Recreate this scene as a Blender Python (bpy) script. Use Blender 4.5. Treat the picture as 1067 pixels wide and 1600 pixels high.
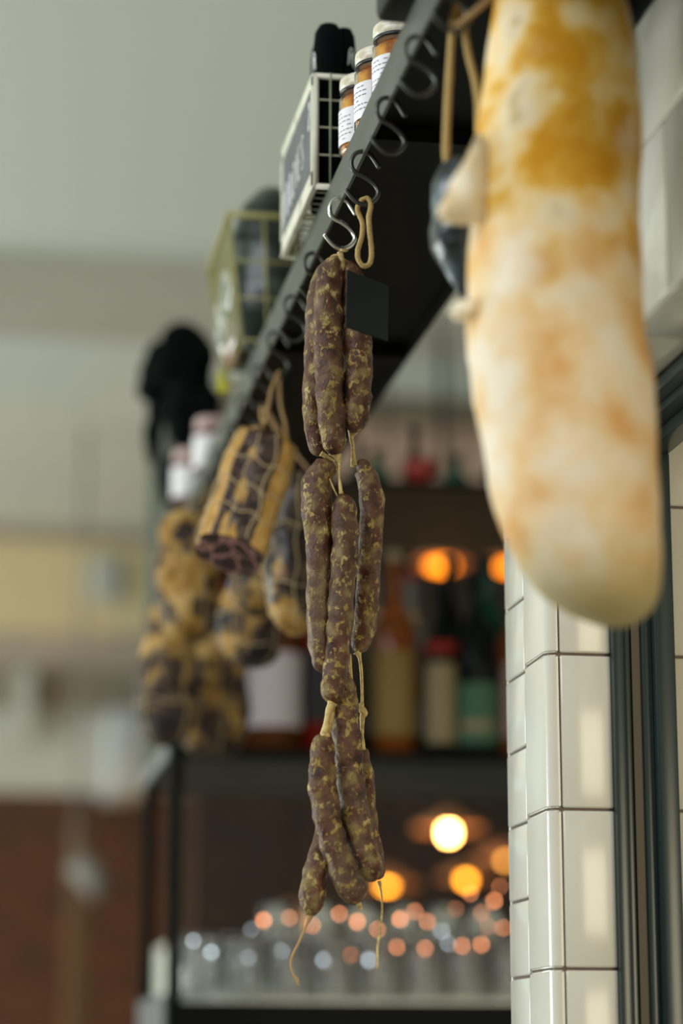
import bpy, bmesh, random
from math import *
from mathutils import Vector, Matrix, noise
random.seed(7)
for o in list(bpy.data.objects): bpy.data.objects.remove(o)
SC = bpy.context.scene
COL = SC.collection

# ------------------------------------------------------------------ camera
CH = 1.5                                     # eye height above the floor
FPX = 3800.0
PITCH = atan(860/FPX)
YAW = atan(648.5/FPX*cos(PITCH))
CF = Vector((sin(YAW)*cos(PITCH), cos(YAW)*cos(PITCH), sin(PITCH)))
CR = Vector((cos(YAW), -sin(YAW), 0))
CU = CR.cross(CF)
cam = bpy.data.cameras.new('camera')
cam.sensor_fit = 'VERTICAL'; cam.sensor_height = 36; cam.sensor_width = 24
cam.lens = FPX/1600*36
cam.dof.use_dof = True; cam.dof.focus_distance = 2.47; cam.dof.aperture_fstop = 1.95
cam.clip_end = 100
co = bpy.data.objects.new('camera', cam); COL.objects.link(co)
co.matrix_world = Matrix.Translation((0, 0, CH)) @ Matrix((CR, CU, -CF)).transposed().to_4x4()
SC.camera = co

# ------------------------------------------------------------------ light
SC.view_settings.view_transform = 'Standard'; SC.view_settings.look = 'None'
SC.view_settings.exposure = 0.0; SC.view_settings.gamma = 1; SC.view_settings.use_curve_mapping = False
w = bpy.data.worlds.new('world'); SC.world = w; w.use_nodes = True
bg = w.node_tree.nodes['Background']; bg.inputs[0].default_value = (0.80, 0.92, 0.86, 1); bg.inputs[1].default_value = 0.22

def area(name, loc, target, sx, sy, power, color):
    l = bpy.data.lights.new(name, 'AREA'); l.shape = 'RECTANGLE'; l.size = sx; l.size_y = sy
    l.energy = power; l.color = color
    o = bpy.data.objects.new(name, l); COL.objects.link(o); o.location = loc
    o.rotation_euler = (Vector(target)-Vector(loc)).to_track_quat('-Z', 'Y').to_euler()
    return o
# the storefront window to the left of the shelf, and the daylight from behind the photographer on the right
area('window_light_left', (-2.1, 0.9, 3.35), (0.5, 2.6, 1.9), 3.0, 1.0, 78, (0.90, 0.95, 1.0))
area('window_light_behind', (2.1, -1.8, 1.9), (0.6, 2.4, 2.0), 1.6, 2.0, 82, (1.0, 0.86, 0.60))
area('window_light_room', (-5.6, 7.0, 1.5), (1.5, 7.6, 3.6), 6.0, 2.4, 520, (0.93, 1.0, 0.95))

# ------------------------------------------------------------------ picture <-> place
def ray(px, py): return CF + CR*((px-533.5)/FPX) - CU*((py-800)/FPX)
def at(px, py, Y):
    r = ray(px, py); return r*(Y/r.y) + Vector((0, 0, CH))
def at_x(px, py, X):
    r = ray(px, py); return r*(X/r.x) + Vector((0, 0, CH))
def at_z(px, py, Z):
    r = ray(px, py); return r*((Z-CH)/r.z) + Vector((0, 0, CH))

# ------------------------------------------------------------------ objects
def parent_origin(p):
    v = Vector((0, 0, 0))
    while p: v = v + p.location; p = p.parent
    return v
def part(name, bm, m, parent, label=None, smooth=True, kind=None):
    if not len(bm.verts): return None
    o0 = parent_origin(parent)
    for v in bm.verts: v.co -= o0
    me = bpy.data.meshes.new(name); bm.normal_update(); bm.to_mesh(me); bm.free()
    for mm in (m if isinstance(m, (list, tuple)) else [m]): me.materials.append(mm)
    if smooth: me.shade_smooth()
    o = bpy.data.objects.new(name, me); COL.objects.link(o); o.parent = parent
    if smooth == 'auto' : me.set_sharp_from_angle(angle=radians(35))
    if label: o['label'] = label
    if kind: o['kind'] = kind
    return o
def tag(o, label, cat, group=None, kind=None):
    o['label'] = label; o['category'] = cat
    if group: o['group'] = group
    if kind: o['kind'] = kind
    return o
def thing(name, loc, label, cat, group=None):
    o = bpy.data.objects.new(name, None); COL.objects.link(o); o.location = loc; o.empty_display_size = .02
    return tag(o, label, cat, group)
def solo(name, bm, m, label, cat, group=None, smooth=True):
    lo = Vector([min(v.co[i] for v in bm.verts) for i in range(3)]); hi = Vector([max(v.co[i] for v in bm.verts) for i in range(3)])
    c = Vector(((lo.x+hi.x)/2, (lo.y+hi.y)/2, lo.z))
    for v in bm.verts: v.co -= c
    o = part(name, bm, m, None, smooth=smooth); o.location = c
    return tag(o, label, cat, group)
def struct(name, bm, m, smooth=False):
    o = part(name, bm, m, None, smooth=smooth); o['kind'] = 'structure'; return o
def NB(): return bmesh.new()

# ------------------------------------------------------------------ shapes
def box(bm, lo, hi, bev=0.0, mi=0, seg=2):
    lo = Vector(lo); hi = Vector(hi)
    vs = [bm.verts.new((x, y, z)) for x in (lo.x, hi.x) for y in (lo.y, hi.y) for z in (lo.z, hi.z)]
    fs = [bm.faces.new([vs[i] for i in q]) for q in ((0,1,3,2),(4,6,7,5),(0,4,5,1),(2,3,7,6),(0,2,6,4),(1,5,7,3))]
    for f in fs: f.material_index = mi
    if bev:
        es = list({e for f in fs for e in f.edges})
        r = bmesh.ops.bevel(bm, geom=es, offset=bev, segments=seg, affect='EDGES', profile=.5)
        for f in r['faces']: f.material_index = mi
    return vs
def catmull(P, k):
    P = [Vector(p) for p in P]; out = []
    n = len(P)
    for i in range(n-1):
        a = P[max(i-1, 0)]; b = P[i]; c = P[i+1]; d = P[min(i+2, n-1)]
        for j in range(k):
            t = j/k
            out.append(.5*((2*b)+(c-a)*t+(2*a-5*b+4*c-d)*t*t+(3*b-a-3*c+d)*t**3))
    out.append(P[-1].copy()); return out
def lerpseq(R, k):
    out = []
    for i in range(len(R)-1):
        for j in range(k): out.append(R[i]+(R[i+1]-R[i])*(j/k))
    out.append(R[-1]); return out
def sweep(bm, P, R, n=10, k=1, amp=0, fs=60, closed=False, flat=1.0, seed=0, mi=0, rough=0):
    """a tube through points P with radii R; k>1 smooths the path; amp makes it lumpy"""
    if not isinstance(R, (list, tuple)): R = [R]*len(P)
    if k > 1:
        P = catmull(P, k); R = lerpseq(list(R), k)
    else: P = [Vector(p) for p in P]
    N = len(P); rings = []
    t0 = (P[1]-P[0]).normalized()
    up = Vector((0, 0, 1)) if abs(t0.z) < .9 else Vector((0, 1, 0))
    u = t0.cross(up).normalized()
    for i in range(N):
        if closed: t = (P[(i+1) % N]-P[i-1]).normalized()
        else: t = (P[min(i+1, N-1)]-P[max(i-1, 0)]).normalized()
        u = (u - t*u.dot(t)).normalized(); v = t.cross(u)
        ring = []
        for j in range(n):
            a = 2*pi*j/n
            d = u*cos(a)+v*sin(a)*flat
            r = R[i]
            if amp:
                q = P[i]*fs + d*.9 + Vector((seed*3.1, seed, 0))
                r *= 1+amp*noise.noise(q) + rough*noise.noise((P[i]+d*R[i])*fs*4)
            ring.append(bm.verts.new(P[i]+d*r))
        rings.append(ring)
    M = N if closed else N-1
    for i in range(M):
        a = rings[i]; b = rings[(i+1) % N]
        for j in range(n):
            f = bm.faces.new((a[j], a[(j+1) % n], b[(j+1) % n], b[j])); f.material_index = mi
    if not closed:
        for ring, rev in ((rings[0], True), (rings[-1], False)):
            f = bm.faces.new(ring[::-1] if rev else ring); f.material_index = mi
def lathe(bm, prof, c, n=24, a0=0, a1=2*pi, mi=0, sy=1.0):
    """revolve (r,z) about the vertical axis at c"""
    full = abs(a1-a0-2*pi) < 1e-6; m = n if full else n+1
    rings = []
    for r, z in prof:
        if r < 1e-6: rings.append([bm.verts.new((c[0], c[1], c[2]+z))]); continue
        rings.append([bm.verts.new((c[0]+r*cos(a0+(a1-a0)*j/n), c[1]+sy*r*sin(a0+(a1-a0)*j/n), c[2]+z)) for j in range(m)])
    for a, b in zip(rings, rings[1:]):
        for j in range(n):
            j2 = (j+1) % m
            q = []
            if len(a) > 1: q += [a[j], a[j2]]
            else: q += [a[0]]
            if len(b) > 1: q += [b[j2], b[j]]
            else: q += [b[0]]
            if len(q) > 2:
                f = bm.faces.new(q); f.material_index = mi

# ------------------------------------------------------------------ materials
def _new(name):
    m = bpy.data.materials.new(name); m.use_nodes = True
    return m, m.node_tree, m.node_tree.nodes['Principled BSDF']
def col4(c): return (c[0], c[1], c[2], 1)
def ramp(nt, stops, interp='LINEAR'):
    r = nt.nodes.new('ShaderNodeValToRGB'); r.color_ramp.interpolation = interp
    e = r.color_ramp.elements
    while len(e) > 1: e.remove(e[0])
    e[0].position = stops[0][0]; e[0].color = col4(stops[0][1])
    for p, c in stops[1:]:
        x = e.new(p); x.color = col4(c)
    return r
def mat(name, color, rough=.5, metal=0, spec=None, stops=None, scale=20, detail=4, stretch=(1,1,1), bump=0, bscale=60, trans=0, ior=1.45, coat=0, emit=None, estr=0, tex='noise', sss=0, dist=0, sheen=0):
    m, nt, b = _new(name)
    b.inputs['Base Color'].default_value = col4(color); b.inputs['Roughness'].default_value = rough; b.inputs['Metallic'].default_value = metal
    if spec is not None: b.inputs['Specular IOR Level'].default_value = spec
    b.inputs['Transmission Weight'].default_value = trans; b.inputs['IOR'].default_value = ior; b.inputs['Coat Weight'].default_value = coat
    b.inputs['Coat Roughness'].default_value = .12
    b.inputs['Sheen Weight'].default_value = sheen
    if sss: b.inputs['Subsurface Weight'].default_value = sss; b.inputs['Subsurface Radius'].default_value = (.02, .01, .006); b.inputs['Subsurface Scale'].default_value = .5
    if emit: b.inputs['Emission Color'].default_value = col4(emit); b.inputs['Emission Strength'].default_value = estr
    tc = nt.nodes.new('ShaderNodeTexCoord'); mp = nt.nodes.new('ShaderNodeMapping'); mp.inputs['Scale'].default_value = stretch
    nt.links.new(tc.outputs['Object'], mp.inputs['Vector'])
    if stops:
        t = nt.nodes.new('ShaderNodeTexNoise'); t.inputs['Scale'].default_value = scale; t.inputs['Detail'].default_value = detail
        t.inputs['Distortion'].default_value = dist
        nt.links.new(mp.outputs[0], t.inputs['Vector'])
        r = ramp(nt, stops); nt.links.new(t.outputs[0], r.inputs[0]); nt.links.new(r.outputs[0], b.inputs['Base Color'])
    if bump:
        t2 = nt.nodes.new('ShaderNodeTexNoise'); t2.inputs['Scale'].default_value = bscale; t2.inputs['Detail'].default_value = 5
        nt.links.new(mp.outputs[0], t2.inputs['Vector'])
        bp = nt.nodes.new('ShaderNodeBump'); bp.inputs['Strength'].default_value = bump; bp.inputs['Distance'].default_value = .002
        nt.links.new(t2.outputs[0], bp.inputs['Height']); nt.links.new(bp.outputs[0], b.inputs['Normal'])
    return m

def sausage_mat():
    m, nt, b = _new('dried_sausage'); N = nt.nodes.new; L = nt.links.new
    tc = N('ShaderNodeTexCoord')
    n1 = N('ShaderNodeTexNoise'); n1.inputs['Scale'].default_value = 60; n1.inputs['Detail'].default_value = 7; L(tc.outputs['Object'], n1.inputs['Vector'])
    base = ramp(nt, [(.32, (.028, .014, .009)), (.44, (.078, .028, .016)), (.54, (.105, .048, .026)), (.66, (.20, .14, .05))]); L(n1.outputs[0], base.inputs[0])
    # pale fat pieces pressed against the casing
    mp = N('ShaderNodeMapping'); mp.inputs['Scale'].default_value = (1, 1, .75); L(tc.outputs['Object'], mp.inputs['Vector'])
    n0 = N('ShaderNodeTexNoise'); n0.inputs['Scale'].default_value = 160; n0.inputs['Detail'].default_value = 3; L(mp.outputs[0], n0.inputs['Vector'])
    mx = N('ShaderNodeMix'); mx.data_type = 'VECTOR'; mx.inputs[0].default_value = .018
    L(mp.outputs[0], mx.inputs[4]); L(n0.outputs[1], mx.inputs[5])
    v = N('ShaderNodeTexVoronoi'); v.inputs['Scale'].default_value = 145; L(mx.outputs[1], v.inputs['Vector'])
    n2 = N('ShaderNodeTexNoise'); n2.inputs['Scale'].default_value = 115; n2.inputs['Detail'].default_value = 2; L(tc.outputs['Object'], n2.inputs['Vector'])
    # size of each piece follows n2
    sb = N('ShaderNodeMath'); sb.operation = 'MULTIPLY_ADD'; sb.inputs[1].default_value = 2.2; sb.inputs[2].default_value = -.70; L(n2.outputs[0], sb.inputs[0])
    df = N('ShaderNodeMath'); df.operation = 'SUBTRACT'; L(sb.outputs[0], df.inputs[0]); L(v.outputs[0], df.inputs[1])
    fr = ramp(nt, [(.0, (0, 0, 0)), (.28, (1, 1, 1))]); L(df.outputs[0], fr.inputs[0])
    n3 = N('ShaderNodeTexNoise'); n3.inputs['Scale'].default_value = 120; L(tc.outputs['Object'], n3.inputs['Vector'])
    fat = ramp(nt, [(.3, (.19, .12, .03)), (.55, (.32, .22, .065)), (.75, (.50, .38, .17))]); L(n3.outputs[0], fat.inputs[0])
    mc = N('ShaderNodeMix'); mc.data_type = 'RGBA'; L(fr.outputs[0], mc.inputs[0]); L(base.outputs[0], mc.inputs[6]); L(fat.outputs[0], mc.inputs[7])
    # powdery bloom
    n4 = N('ShaderNodeTexNoise'); n4.inputs['Scale'].default_value = 22; n4.inputs['Detail'].default_value = 8; L(tc.outputs['Object'], n4.inputs['Vector'])
    bl = ramp(nt, [(.5, (0, 0, 0)), (.72, (.42, .42, .42))]); L(n4.outputs[0], bl.inputs[0])
    mc2 = N('ShaderNodeMix'); mc2.data_type = 'RGBA'; L(bl.outputs[0], mc2.inputs[0]); L(mc.outputs[2], mc2.inputs[6]); mc2.inputs[7].default_value = (.17, .135, .085, 1)
    L(mc2.outputs[2], b.inputs['Base Color'])
    b.inputs['Roughness'].default_value = .5; b.inputs['Specular IOR Level'].default_value = .25
    n5 = N('ShaderNodeTexNoise'); n5.inputs['Scale'].default_value = 170; n5.inputs['Detail'].default_value = 4; L(tc.outputs['Object'], n5.inputs['Vector'])
    ad = N('ShaderNodeMath'); ad.operation = 'MULTIPLY_ADD'; ad.inputs[1].default_value = .5; L(fr.outputs[0], ad.inputs[0]); L(n5.outputs[0], ad.inputs[2])
    bp = N('ShaderNodeBump'); bp.inputs['Strength'].default_value = .8; bp.inputs['Distance'].default_value = .002; L(ad.outputs[0], bp.inputs['Height']); L(bp.outputs[0], b.inputs['Normal'])
    return m
def zone_mat(name, lo, hi, z0, z1, sc, rough=.6, bump=.3, w=.12, spread=.8, coat=0, stretch=(1,1,1), axis=2, tip=None):
    """colour list lo where the chosen local axis is at z0, hi at z1; noise decides the border"""
    m, nt, b = _new(name); N = nt.nodes.new; L = nt.links.new
    tc = N('ShaderNodeTexCoord'); mp = N('ShaderNodeMapping'); mp.inputs['Scale'].default_value = stretch; L(tc.outputs['Object'], mp.inputs['Vector'])
    def col(st, s, off):
        n = N('ShaderNodeTexNoise'); n.inputs['Scale'].default_value = s; n.inputs['Detail'].default_value = 4
        mm = N('ShaderNodeMapping'); mm.inputs['Location'].default_value = (off, off, off); L(mp.outputs[0], mm.inputs['Vector']); L(mm.outputs[0], n.inputs['Vector'])
        r = ramp(nt, st); L(n.outputs[0], r.inputs[0]); return r
    a = col(lo, sc, 0); c = col(hi, sc, 5)
    sep = N('ShaderNodeSeparateXYZ'); L(tc.outputs['Generated'], sep.inputs[0])
    mr = N('ShaderNodeMapRange'); mr.inputs[1].default_value = z0; mr.inputs[2].default_value = z1; L(sep.outputs[axis], mr.inputs[0])
    n = N('ShaderNodeTexNoise'); n.inputs['Scale'].default_value = sc*.7; n.inputs['Detail'].default_value = 3; L(mp.outputs[0], n.inputs['Vector'])
    ma = N('ShaderNodeMath'); ma.operation = 'MULTIPLY_ADD'; ma.inputs[1].default_value = spread*2; L(n.outputs[0], ma.inputs[0]); L(mr.outputs[0], ma.inputs[2])
    sb = N('ShaderNodeMath'); sb.operation = 'SUBTRACT'; sb.inputs[1].default_value = spread; L(ma.outputs[0], sb.inputs[0])
    r = ramp(nt, [(max(.5-w, 0), (0, 0, 0)), (min(.5+w, 1), (1, 1, 1))]); L(sb.outputs[0], r.inputs[0])
    mc = N('ShaderNodeMix'); mc.data_type = 'RGBA'; L(r.outputs[0], mc.inputs[0]); L(a.outputs[0], mc.inputs[6]); L(c.outputs[0], mc.inputs[7]); last = mc
    if tip:
        tr = N('ShaderNodeMath'); tr.operation = 'MULTIPLY_ADD'; tr.inputs[1].default_value = .10; L(n.outputs[0], tr.inputs[0]); L(sep.outputs[2], tr.inputs[2])
        rr = ramp(nt, [(tip[0]+.05, (1, 1, 1)), (tip[1]+.05, (0, 0, 0))]); L(tr.outputs[0], rr.inputs[0])
        last = N('ShaderNodeMix'); last.data_type = 'RGBA'; L(rr.outputs[0], last.inputs[0]); L(mc.outputs[2], last.inputs[6]); last.inputs[7].default_value = col4(tip[2])
    L(last.outputs[2], b.inputs['Base Color'])
    b.inputs['Roughness'].default_value = rough; b.inputs['Coat Weight'].default_value = coat; b.inputs['Specular IOR Level'].default_value = .25
    n5 = N('ShaderNodeTexNoise'); n5.inputs['Scale'].default_value = sc*5; n5.inputs['Detail'].default_value = 4; L(tc.outputs['Object'], n5.inputs['Vector'])
    bp = N('ShaderNodeBump'); bp.inputs['Strength'].default_value = bump; bp.inputs['Distance'].default_value = .002; L(n5.outputs[0], bp.inputs['Height']); L(bp.outputs[0], b.inputs['Normal'])
    return m
def brick_mat(name, c1, c2, mortar, scale=4):
    m, nt, b = _new(name); N = nt.nodes.new; L = nt.links.new
    tc = N('ShaderNodeTexCoord'); mp = N('ShaderNodeMapping'); mp.inputs['Rotation'].default_value = (radians(90), 0, 0); L(tc.outputs['Object'], mp.inputs['Vector'])
    t = N('ShaderNodeTexBrick'); t.inputs['Color1'].default_value = col4(c1); t.inputs['Color2'].default_value = col4(c2); t.inputs['Mortar'].default_value = col4(mortar)
    t.inputs['Scale'].default_value = scale; t.inputs['Mortar Size'].default_value = .012; L(mp.outputs[0], t.inputs['Vector']); L(t.outputs[0], b.inputs['Base Color'])
    b.inputs['Roughness'].default_value = .85
    return m

M = {}
M['ceiling'] = mat('ceiling_paint', (.58, .61, .55), .9)
M['beam'] = mat('beam_paint', (.42, .41, .35), .9)
M['yellow_wall'] = mat('ochre_plaster', (.55, .46, .27), .9, bump=.1)
M['taupe'] = mat('taupe_plaster', (.36, .30, .24), .9)
M['dark_taupe'] = mat('dark_taupe_plaster', (.20, .17, .125), .9)
M['grey_wall'] = mat('grey_paint', (.40, .41, .37), .85)
M['pink_wall'] = mat('warm_plaster', (.47, .33, .25), .9)
M['brick'] = brick_mat('brick', (.080, .026, .005), (.038, .014, .004), (.030, .016, .008), 5)
M['dark_brick'] = brick_mat('dark_brick', (.030, .014, .006), (.018, .009, .005), (.012, .007, .005), 5)
M['floor'] = mat('concrete_floor', (.32, .29, .25), .6, stops=[(.3, (.28, .26, .22)), (.7, (.36, .33, .28))], scale=3)
M['steel'] = mat('satin_steel', (.09, .10, .08), .5, metal=.2, stops=[(.3, (.055, .058, .045)), (.55, (.075, .078, .062)), (.75, (.105, .108, .09))], scale=30, stretch=(1, .3, 1))
M['black'] = mat('black_steel', (.0022, .0034, .0028), .55, spec=.12)
M['dark_side'] = mat('olive_grey_steel', (.035, .042, .024), .7)
M['shelf_glint'] = mat('shelf_edge_highlight', (.26, .28, .29), .35, metal=.6)  # pale tone painted for daylight on the rack shelf edges
M['hook'] = mat('hook_steel', (.62, .60, .55), .25, metal=1.0)
M['hook_dark'] = mat('dark_hook_steel', (.075, .075, .065), .35, metal=.9)
M['sausage'] = sausage_mat()
M['casing'] = mat('casing_end', (.45, .33, .10), .5, stops=[(.35, (.30, .20, .06)), (.6, (.55, .42, .17))], scale=200, bump=.3, bscale=300, sss=.1)
M['twine'] = mat('twine', (.42, .26, .11), .85, bump=.6, bscale=500)
M['pale_twine'] = mat('pale_twine', (.60, .45, .24), .85, bump=.6, bscale=500)
M['jute'] = mat('jute_rope', (.42, .29, .11), .9, bump=.8, bscale=350)
M['tile'] = mat('glazed_tile', (.70, .68, .60), .16, spec=.55, stops=[(.3, (.60, .585, .51)), (.7, (.65, .635, .56))], scale=6, bump=.02, bscale=20)
M['grout'] = mat('grout', (.17, .13, .11), .9)
M['frame'] = mat('black_green_frame', (.018, .030, .027), .28, spec=.6)
M['frame_brown'] = mat('brown_seal', (.045, .032, .015), .5)
M['cream_metal'] = mat('chipped_cream_enamel', (.60, .58, .47), .5, stops=[(.30, (.10, .035, .015)), (.345, (.14, .06, .03)), (.36, (.55, .53, .42)), (.7, (.66, .64, .53))], scale=45, detail=5, bump=.2, bscale=150)
M['cream_wire'] = mat('cream_wire', (.30, .30, .20), .5)
M['slate'] = mat('chalkboard', (.13, .13, .13), .8, stops=[(.3, (.08, .08, .083)), (.7, (.13, .13, .13))], scale=14)
M['chalk'] = mat('chalk', (.75, .75, .73), .95)
M['foam'] = mat('black_foam', (.002, .003, .003), 1.0, spec=.08)
M['white_print'] = mat('white_print', (.75, .75, .72), .8)
M['lid'] = mat('cream_lid', (.66, .62, .50), .35, spec=.6, stops=[(.35, (.50, .42, .27)), (.5, (.68, .65, .54)), (.7, (.72, .70, .60))], scale=60)
M['lid_band'] = mat('dark_lid_seal', (.02, .018, .02), .3)
M['preserve'] = mat('amber_preserve', (.40, .13, .01), .25, stops=[(.3, (.20, .04, .004)), (.5, (.42, .15, .01)), (.7, (.62, .33, .03))], scale=70, coat=.8, sss=.2)
M['jar_glass'] = mat('clear_glass', (1, .97, .92), .03, trans=1, ior=1.1)
M['paper'] = mat('white_label', (.74, .72, .74), .7)
M['ink'] = mat('label_ink', (.22, .20, .22), .8)
M['tag'] = mat('dark_slate_tag', (.009, .014, .012), .5, spec=.2, bump=.1, bscale=50)
M['tin'] = mat('black_tin', (.004, .005, .004), .4, spec=.2)
M['brass'] = mat('aged_brass', (.20, .14, .05), .5)
M['olive_metal'] = mat('olive_enamel', (.30, .27, .09), .5)
M['green_wrap'] = mat('dark_green_cellophane', (.02, .035, .027), .3, stops=[(.40, (.004, .010, .008)), (.56, (.018, .032, .022)), (.70, (.07, .10, .07))], scale=14, coat=.12, bump=.9, bscale=30, dist=1.5)
M['clear_wrap'] = mat('clear_packet', (.45, .50, .42), .2, stops=[(.35, (.035, .05, .03)), (.5, (.12, .15, .09)), (.66, (.50, .48, .46))], scale=30, coat=1, bump=.9, bscale=40, dist=1)
M['pink_wrap'] = mat('pink_packet', (.45, .24, .18), .25, stops=[(.35, (.09, .07, .035)), (.6, (.34, .16, .11))], scale=30, coat=.8, bump=.8, bscale=50)
M['yellow'] = mat('yellow_tag', (.62, .58, .03), .5)
M['black_cloth'] = mat('black_cloth', (.003, .005, .005), 1.0, spec=.05)
M['coppa_cut'] = None
YF = [(.35, (.22, .10, .015)), (.5, (.44, .25, .06)), (.7, (.54, .36, .13))]
DK = [(.35, (.012, .010, .010)), (.5, (.045, .028, .022)), (.68, (.13, .09, .05))]
M['meat_a'] = zone_mat('cured_meat_yellow', DK, YF, -.5, 1.0, 34, rough=.6, spread=1.9, w=.14)
M['meat_d'] = zone_mat('cured_meat_yellow_top', DK, YF, .15, 1.0, 34, rough=.6, spread=1.7, w=.14)
M['meat_b'] = zone_mat('cured_meat_dark', YF, DK, -.1, .55, 48, rough=.42, coat=.12, spread=1.6, w=.12)
M['meat_c'] = zone_mat('cured_meat_mixed', DK, YF, -.1, 1.3, 30, rough=.6, spread=1.8, w=.14)

# ================================================================== the room
Z0 = 0.0; ZC = CH+2.4
WX = .5965                                   # tiled wall plane
SHZ = CH+.9251                               # shelf top plane (underside of the tread)
RX = .3955; RZ0 = CH+.881; RZ1 = SHZ
YJ = 2.339                                   # jamb face of the pier
ysb = at_z(165, 401, ZC).y                   # ceiling beam
yend = at_z(110, 822, ZC).y                  # far wall
ybar = 8.6
bm = NB(); box(bm, (-6, -4, -.1), (7, yend+.3, 0)); struct('floor', bm, M['floor'])
bm = NB(); box(bm, (-6, -1, ZC), (7, yend+.3, ZC+.1)); struct('ceiling', bm, M['ceiling'])
zb = at(165, 482, ysb).z
bm = NB(); box(bm, (-6, ysb, zb), (7, ysb+.35, ZC)); struct('trim_1', bm, M['beam'])
def zy(py, Y, px=110): return at(px, py, Y).z
L = [(822, 848, 'taupe'), (848, 990, 'yellow_wall'), (990, 1052, 'taupe'), (1052, 1110, 'dark_taupe'), (1110, 1238, 'grey_wall')]
zbr = zy(1238, yend)
bm = NB(); box(bm, (-6, yend, 0), (7, yend+.2, zbr)); struct('wall_back', bm, M['brick'])
for i, (a, b, k) in enumerate(L):
    bm = NB(); box(bm, (-6, yend-.04*(i % 2), zy(b, yend)), (7, yend+.2, zy(a, yend) if i else ZC)); struct('trim_%d' % (i+2), bm, M[k])
# white upright and pale block in the high window strip
bm = NB(); p = at(20, 1160, yend-.1); q = at(52, 1050, yend-.1); box(bm, (p.x, yend-.14, p.z), (q.x, yend-.06, q.z)); struct('trim_7', bm, M['grey_wall'])
bm = NB(); p = at(162, 1246, yend-.3); q = at(232, 1118, yend-.3); box(bm, (p.x, yend-.5, p.z), (q.x, yend+.001, q.z), .02)
g = mat('pale_grey_duct', (.36, .38, .38), .7); solo('duct_box', bm, g, 'pale grey box high on the far wall just above the brick', 'duct')
bm = NB(); p = at(138, 938, yend-.1); q = at(190, 868, yend-.1)
v = thing('wall_vent', ((p.x+q.x)/2, yend-.08, p.z), 'small blue-grey vent on the ochre band of the far wall', 'vent')
box(bm, (p.x, yend-.08, p.z), (q.x, yend-.04, q.z), .01); part('vent_frame', bm, mat('vent_paint', (.45, .47, .42), .6), v, smooth=False)
bm = NB()
for i in range(6):
    z = p.z+.02+(q.z-p.z-.04)*i/5.0
    box(bm, (p.x+.015, yend-.09, z-.006), (q.x-.015, yend-.079, z+.006))
part('vent_louvre', bm, M['grey_wall'], v, smooth=False)

# bar partition behind the bottle rack
xb = at(300, 1300, ybar).x
zp = at(650, 748, ybar).z
bm = NB(); box(bm, (xb, ybar, 0), (6, ybar+.15, zp)); struct('wall_bar', bm, M['dark_brick'])
bm = NB(); box(bm, (xb, ybar, zp), (6, ybar+.15, at(650, 668, ybar).z)); struct('trim_8', bm, M['pink_wall'])
bm = NB(); box(bm, (xb, ybar-.1, at(650, 668, ybar).z), (6, ybar+.15, ZC)); struct('trim_9', bm, M['dark_taupe'])

# tiled wall with its opening ------------------------------------------------
ZSO = CH+.637                                # soffit
YE = 2.5192                                  # free end of the pier
XB = .86
bm = NB()
ins = .004
box(bm, (WX+ins, YJ+ins, 0), (XB, YE-ins, ZC), mi=1)                     # pier core
box(bm, (WX+ins, -1.0, ZSO+ins), (XB, YJ+.02, ZC), mi=1)                 # lintel core
g2 = .0013; bv = .0022
# left face of the pier: corner column of tall tiles
zj = CH+.3995
k0 = -4
def rows(z_ref, step, zlo, zhi):
    k = floor((zlo-z_ref)/step)
    while z_ref+k*step < zhi:
        a = max(z_ref+k*step, zlo); b = min(z_ref+(k+1)*step, zhi)
        if b-a > .01: yield a, b
        k += 1
yc = 2.428
for a, b in rows(zj, .1553, .6, ZC):         # bullnose corner tile wrapping round
    pr = [(WX, yc-g2), (WX, YJ+.010)]
    for t in range(1, 6):
        an = pi/2*t/6; pr.append((WX+.010-.010*cos(an), YJ+.010-.010*sin(an)))
    pr += [(WX+.010, YJ), (WX+.0125, YJ)]
    back = [(WX+.0125, YJ+.006), (WX+.014, YJ+.014), (WX+.006, YJ+.02), (WX+.006, yc-g2)]
    poly = pr+back
    lo = [bm.verts.new((x, y, a+g2)) for x, y in poly]; hi = [bm.verts.new((x, y, b-g2)) for x, y in poly]
    n = len(poly); fs = []
    for i in range(n): fs.append(bm.faces.new((lo[i], hi[i], hi[(i+1) % n], lo[(i+1) % n])))
    fs.append(bm.faces.new(lo)); fs.append(bm.faces.new(hi[::-1]))
    es = [e for e in fs[-1].edges]+[e for e in fs[-2].edges]
    bmesh.ops.bevel(bm, geom=es, offset=.0016, segments=2, affect='EDGES')
for a, b in rows(CH+.3177, .0776, .6, ZC):   # small tiles behind the corner column
    box(bm, (WX, yc+g2, a+g2), (WX+.006, YE-.004-g2, b-g2), bv)
for a, b in rows(CH+.3177+.03, .1553, .6, ZC):
    box(bm, (WX+.002, YE-.006, a+g2), (XB, YE, b-g2), bv)                 # end face
xf0 = .663; xf1 = .722
for a, b in rows(zj, .1553, .6, ZSO+.01):    # jamb
    box(bm, (WX+.0145, YJ, a+g2), (xf0+.001, YJ+.006, b-g2), bv)
    box(bm, (xf1-.006, YJ, a+g2), (XB, YJ+.006, b-g2), bv)
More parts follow.
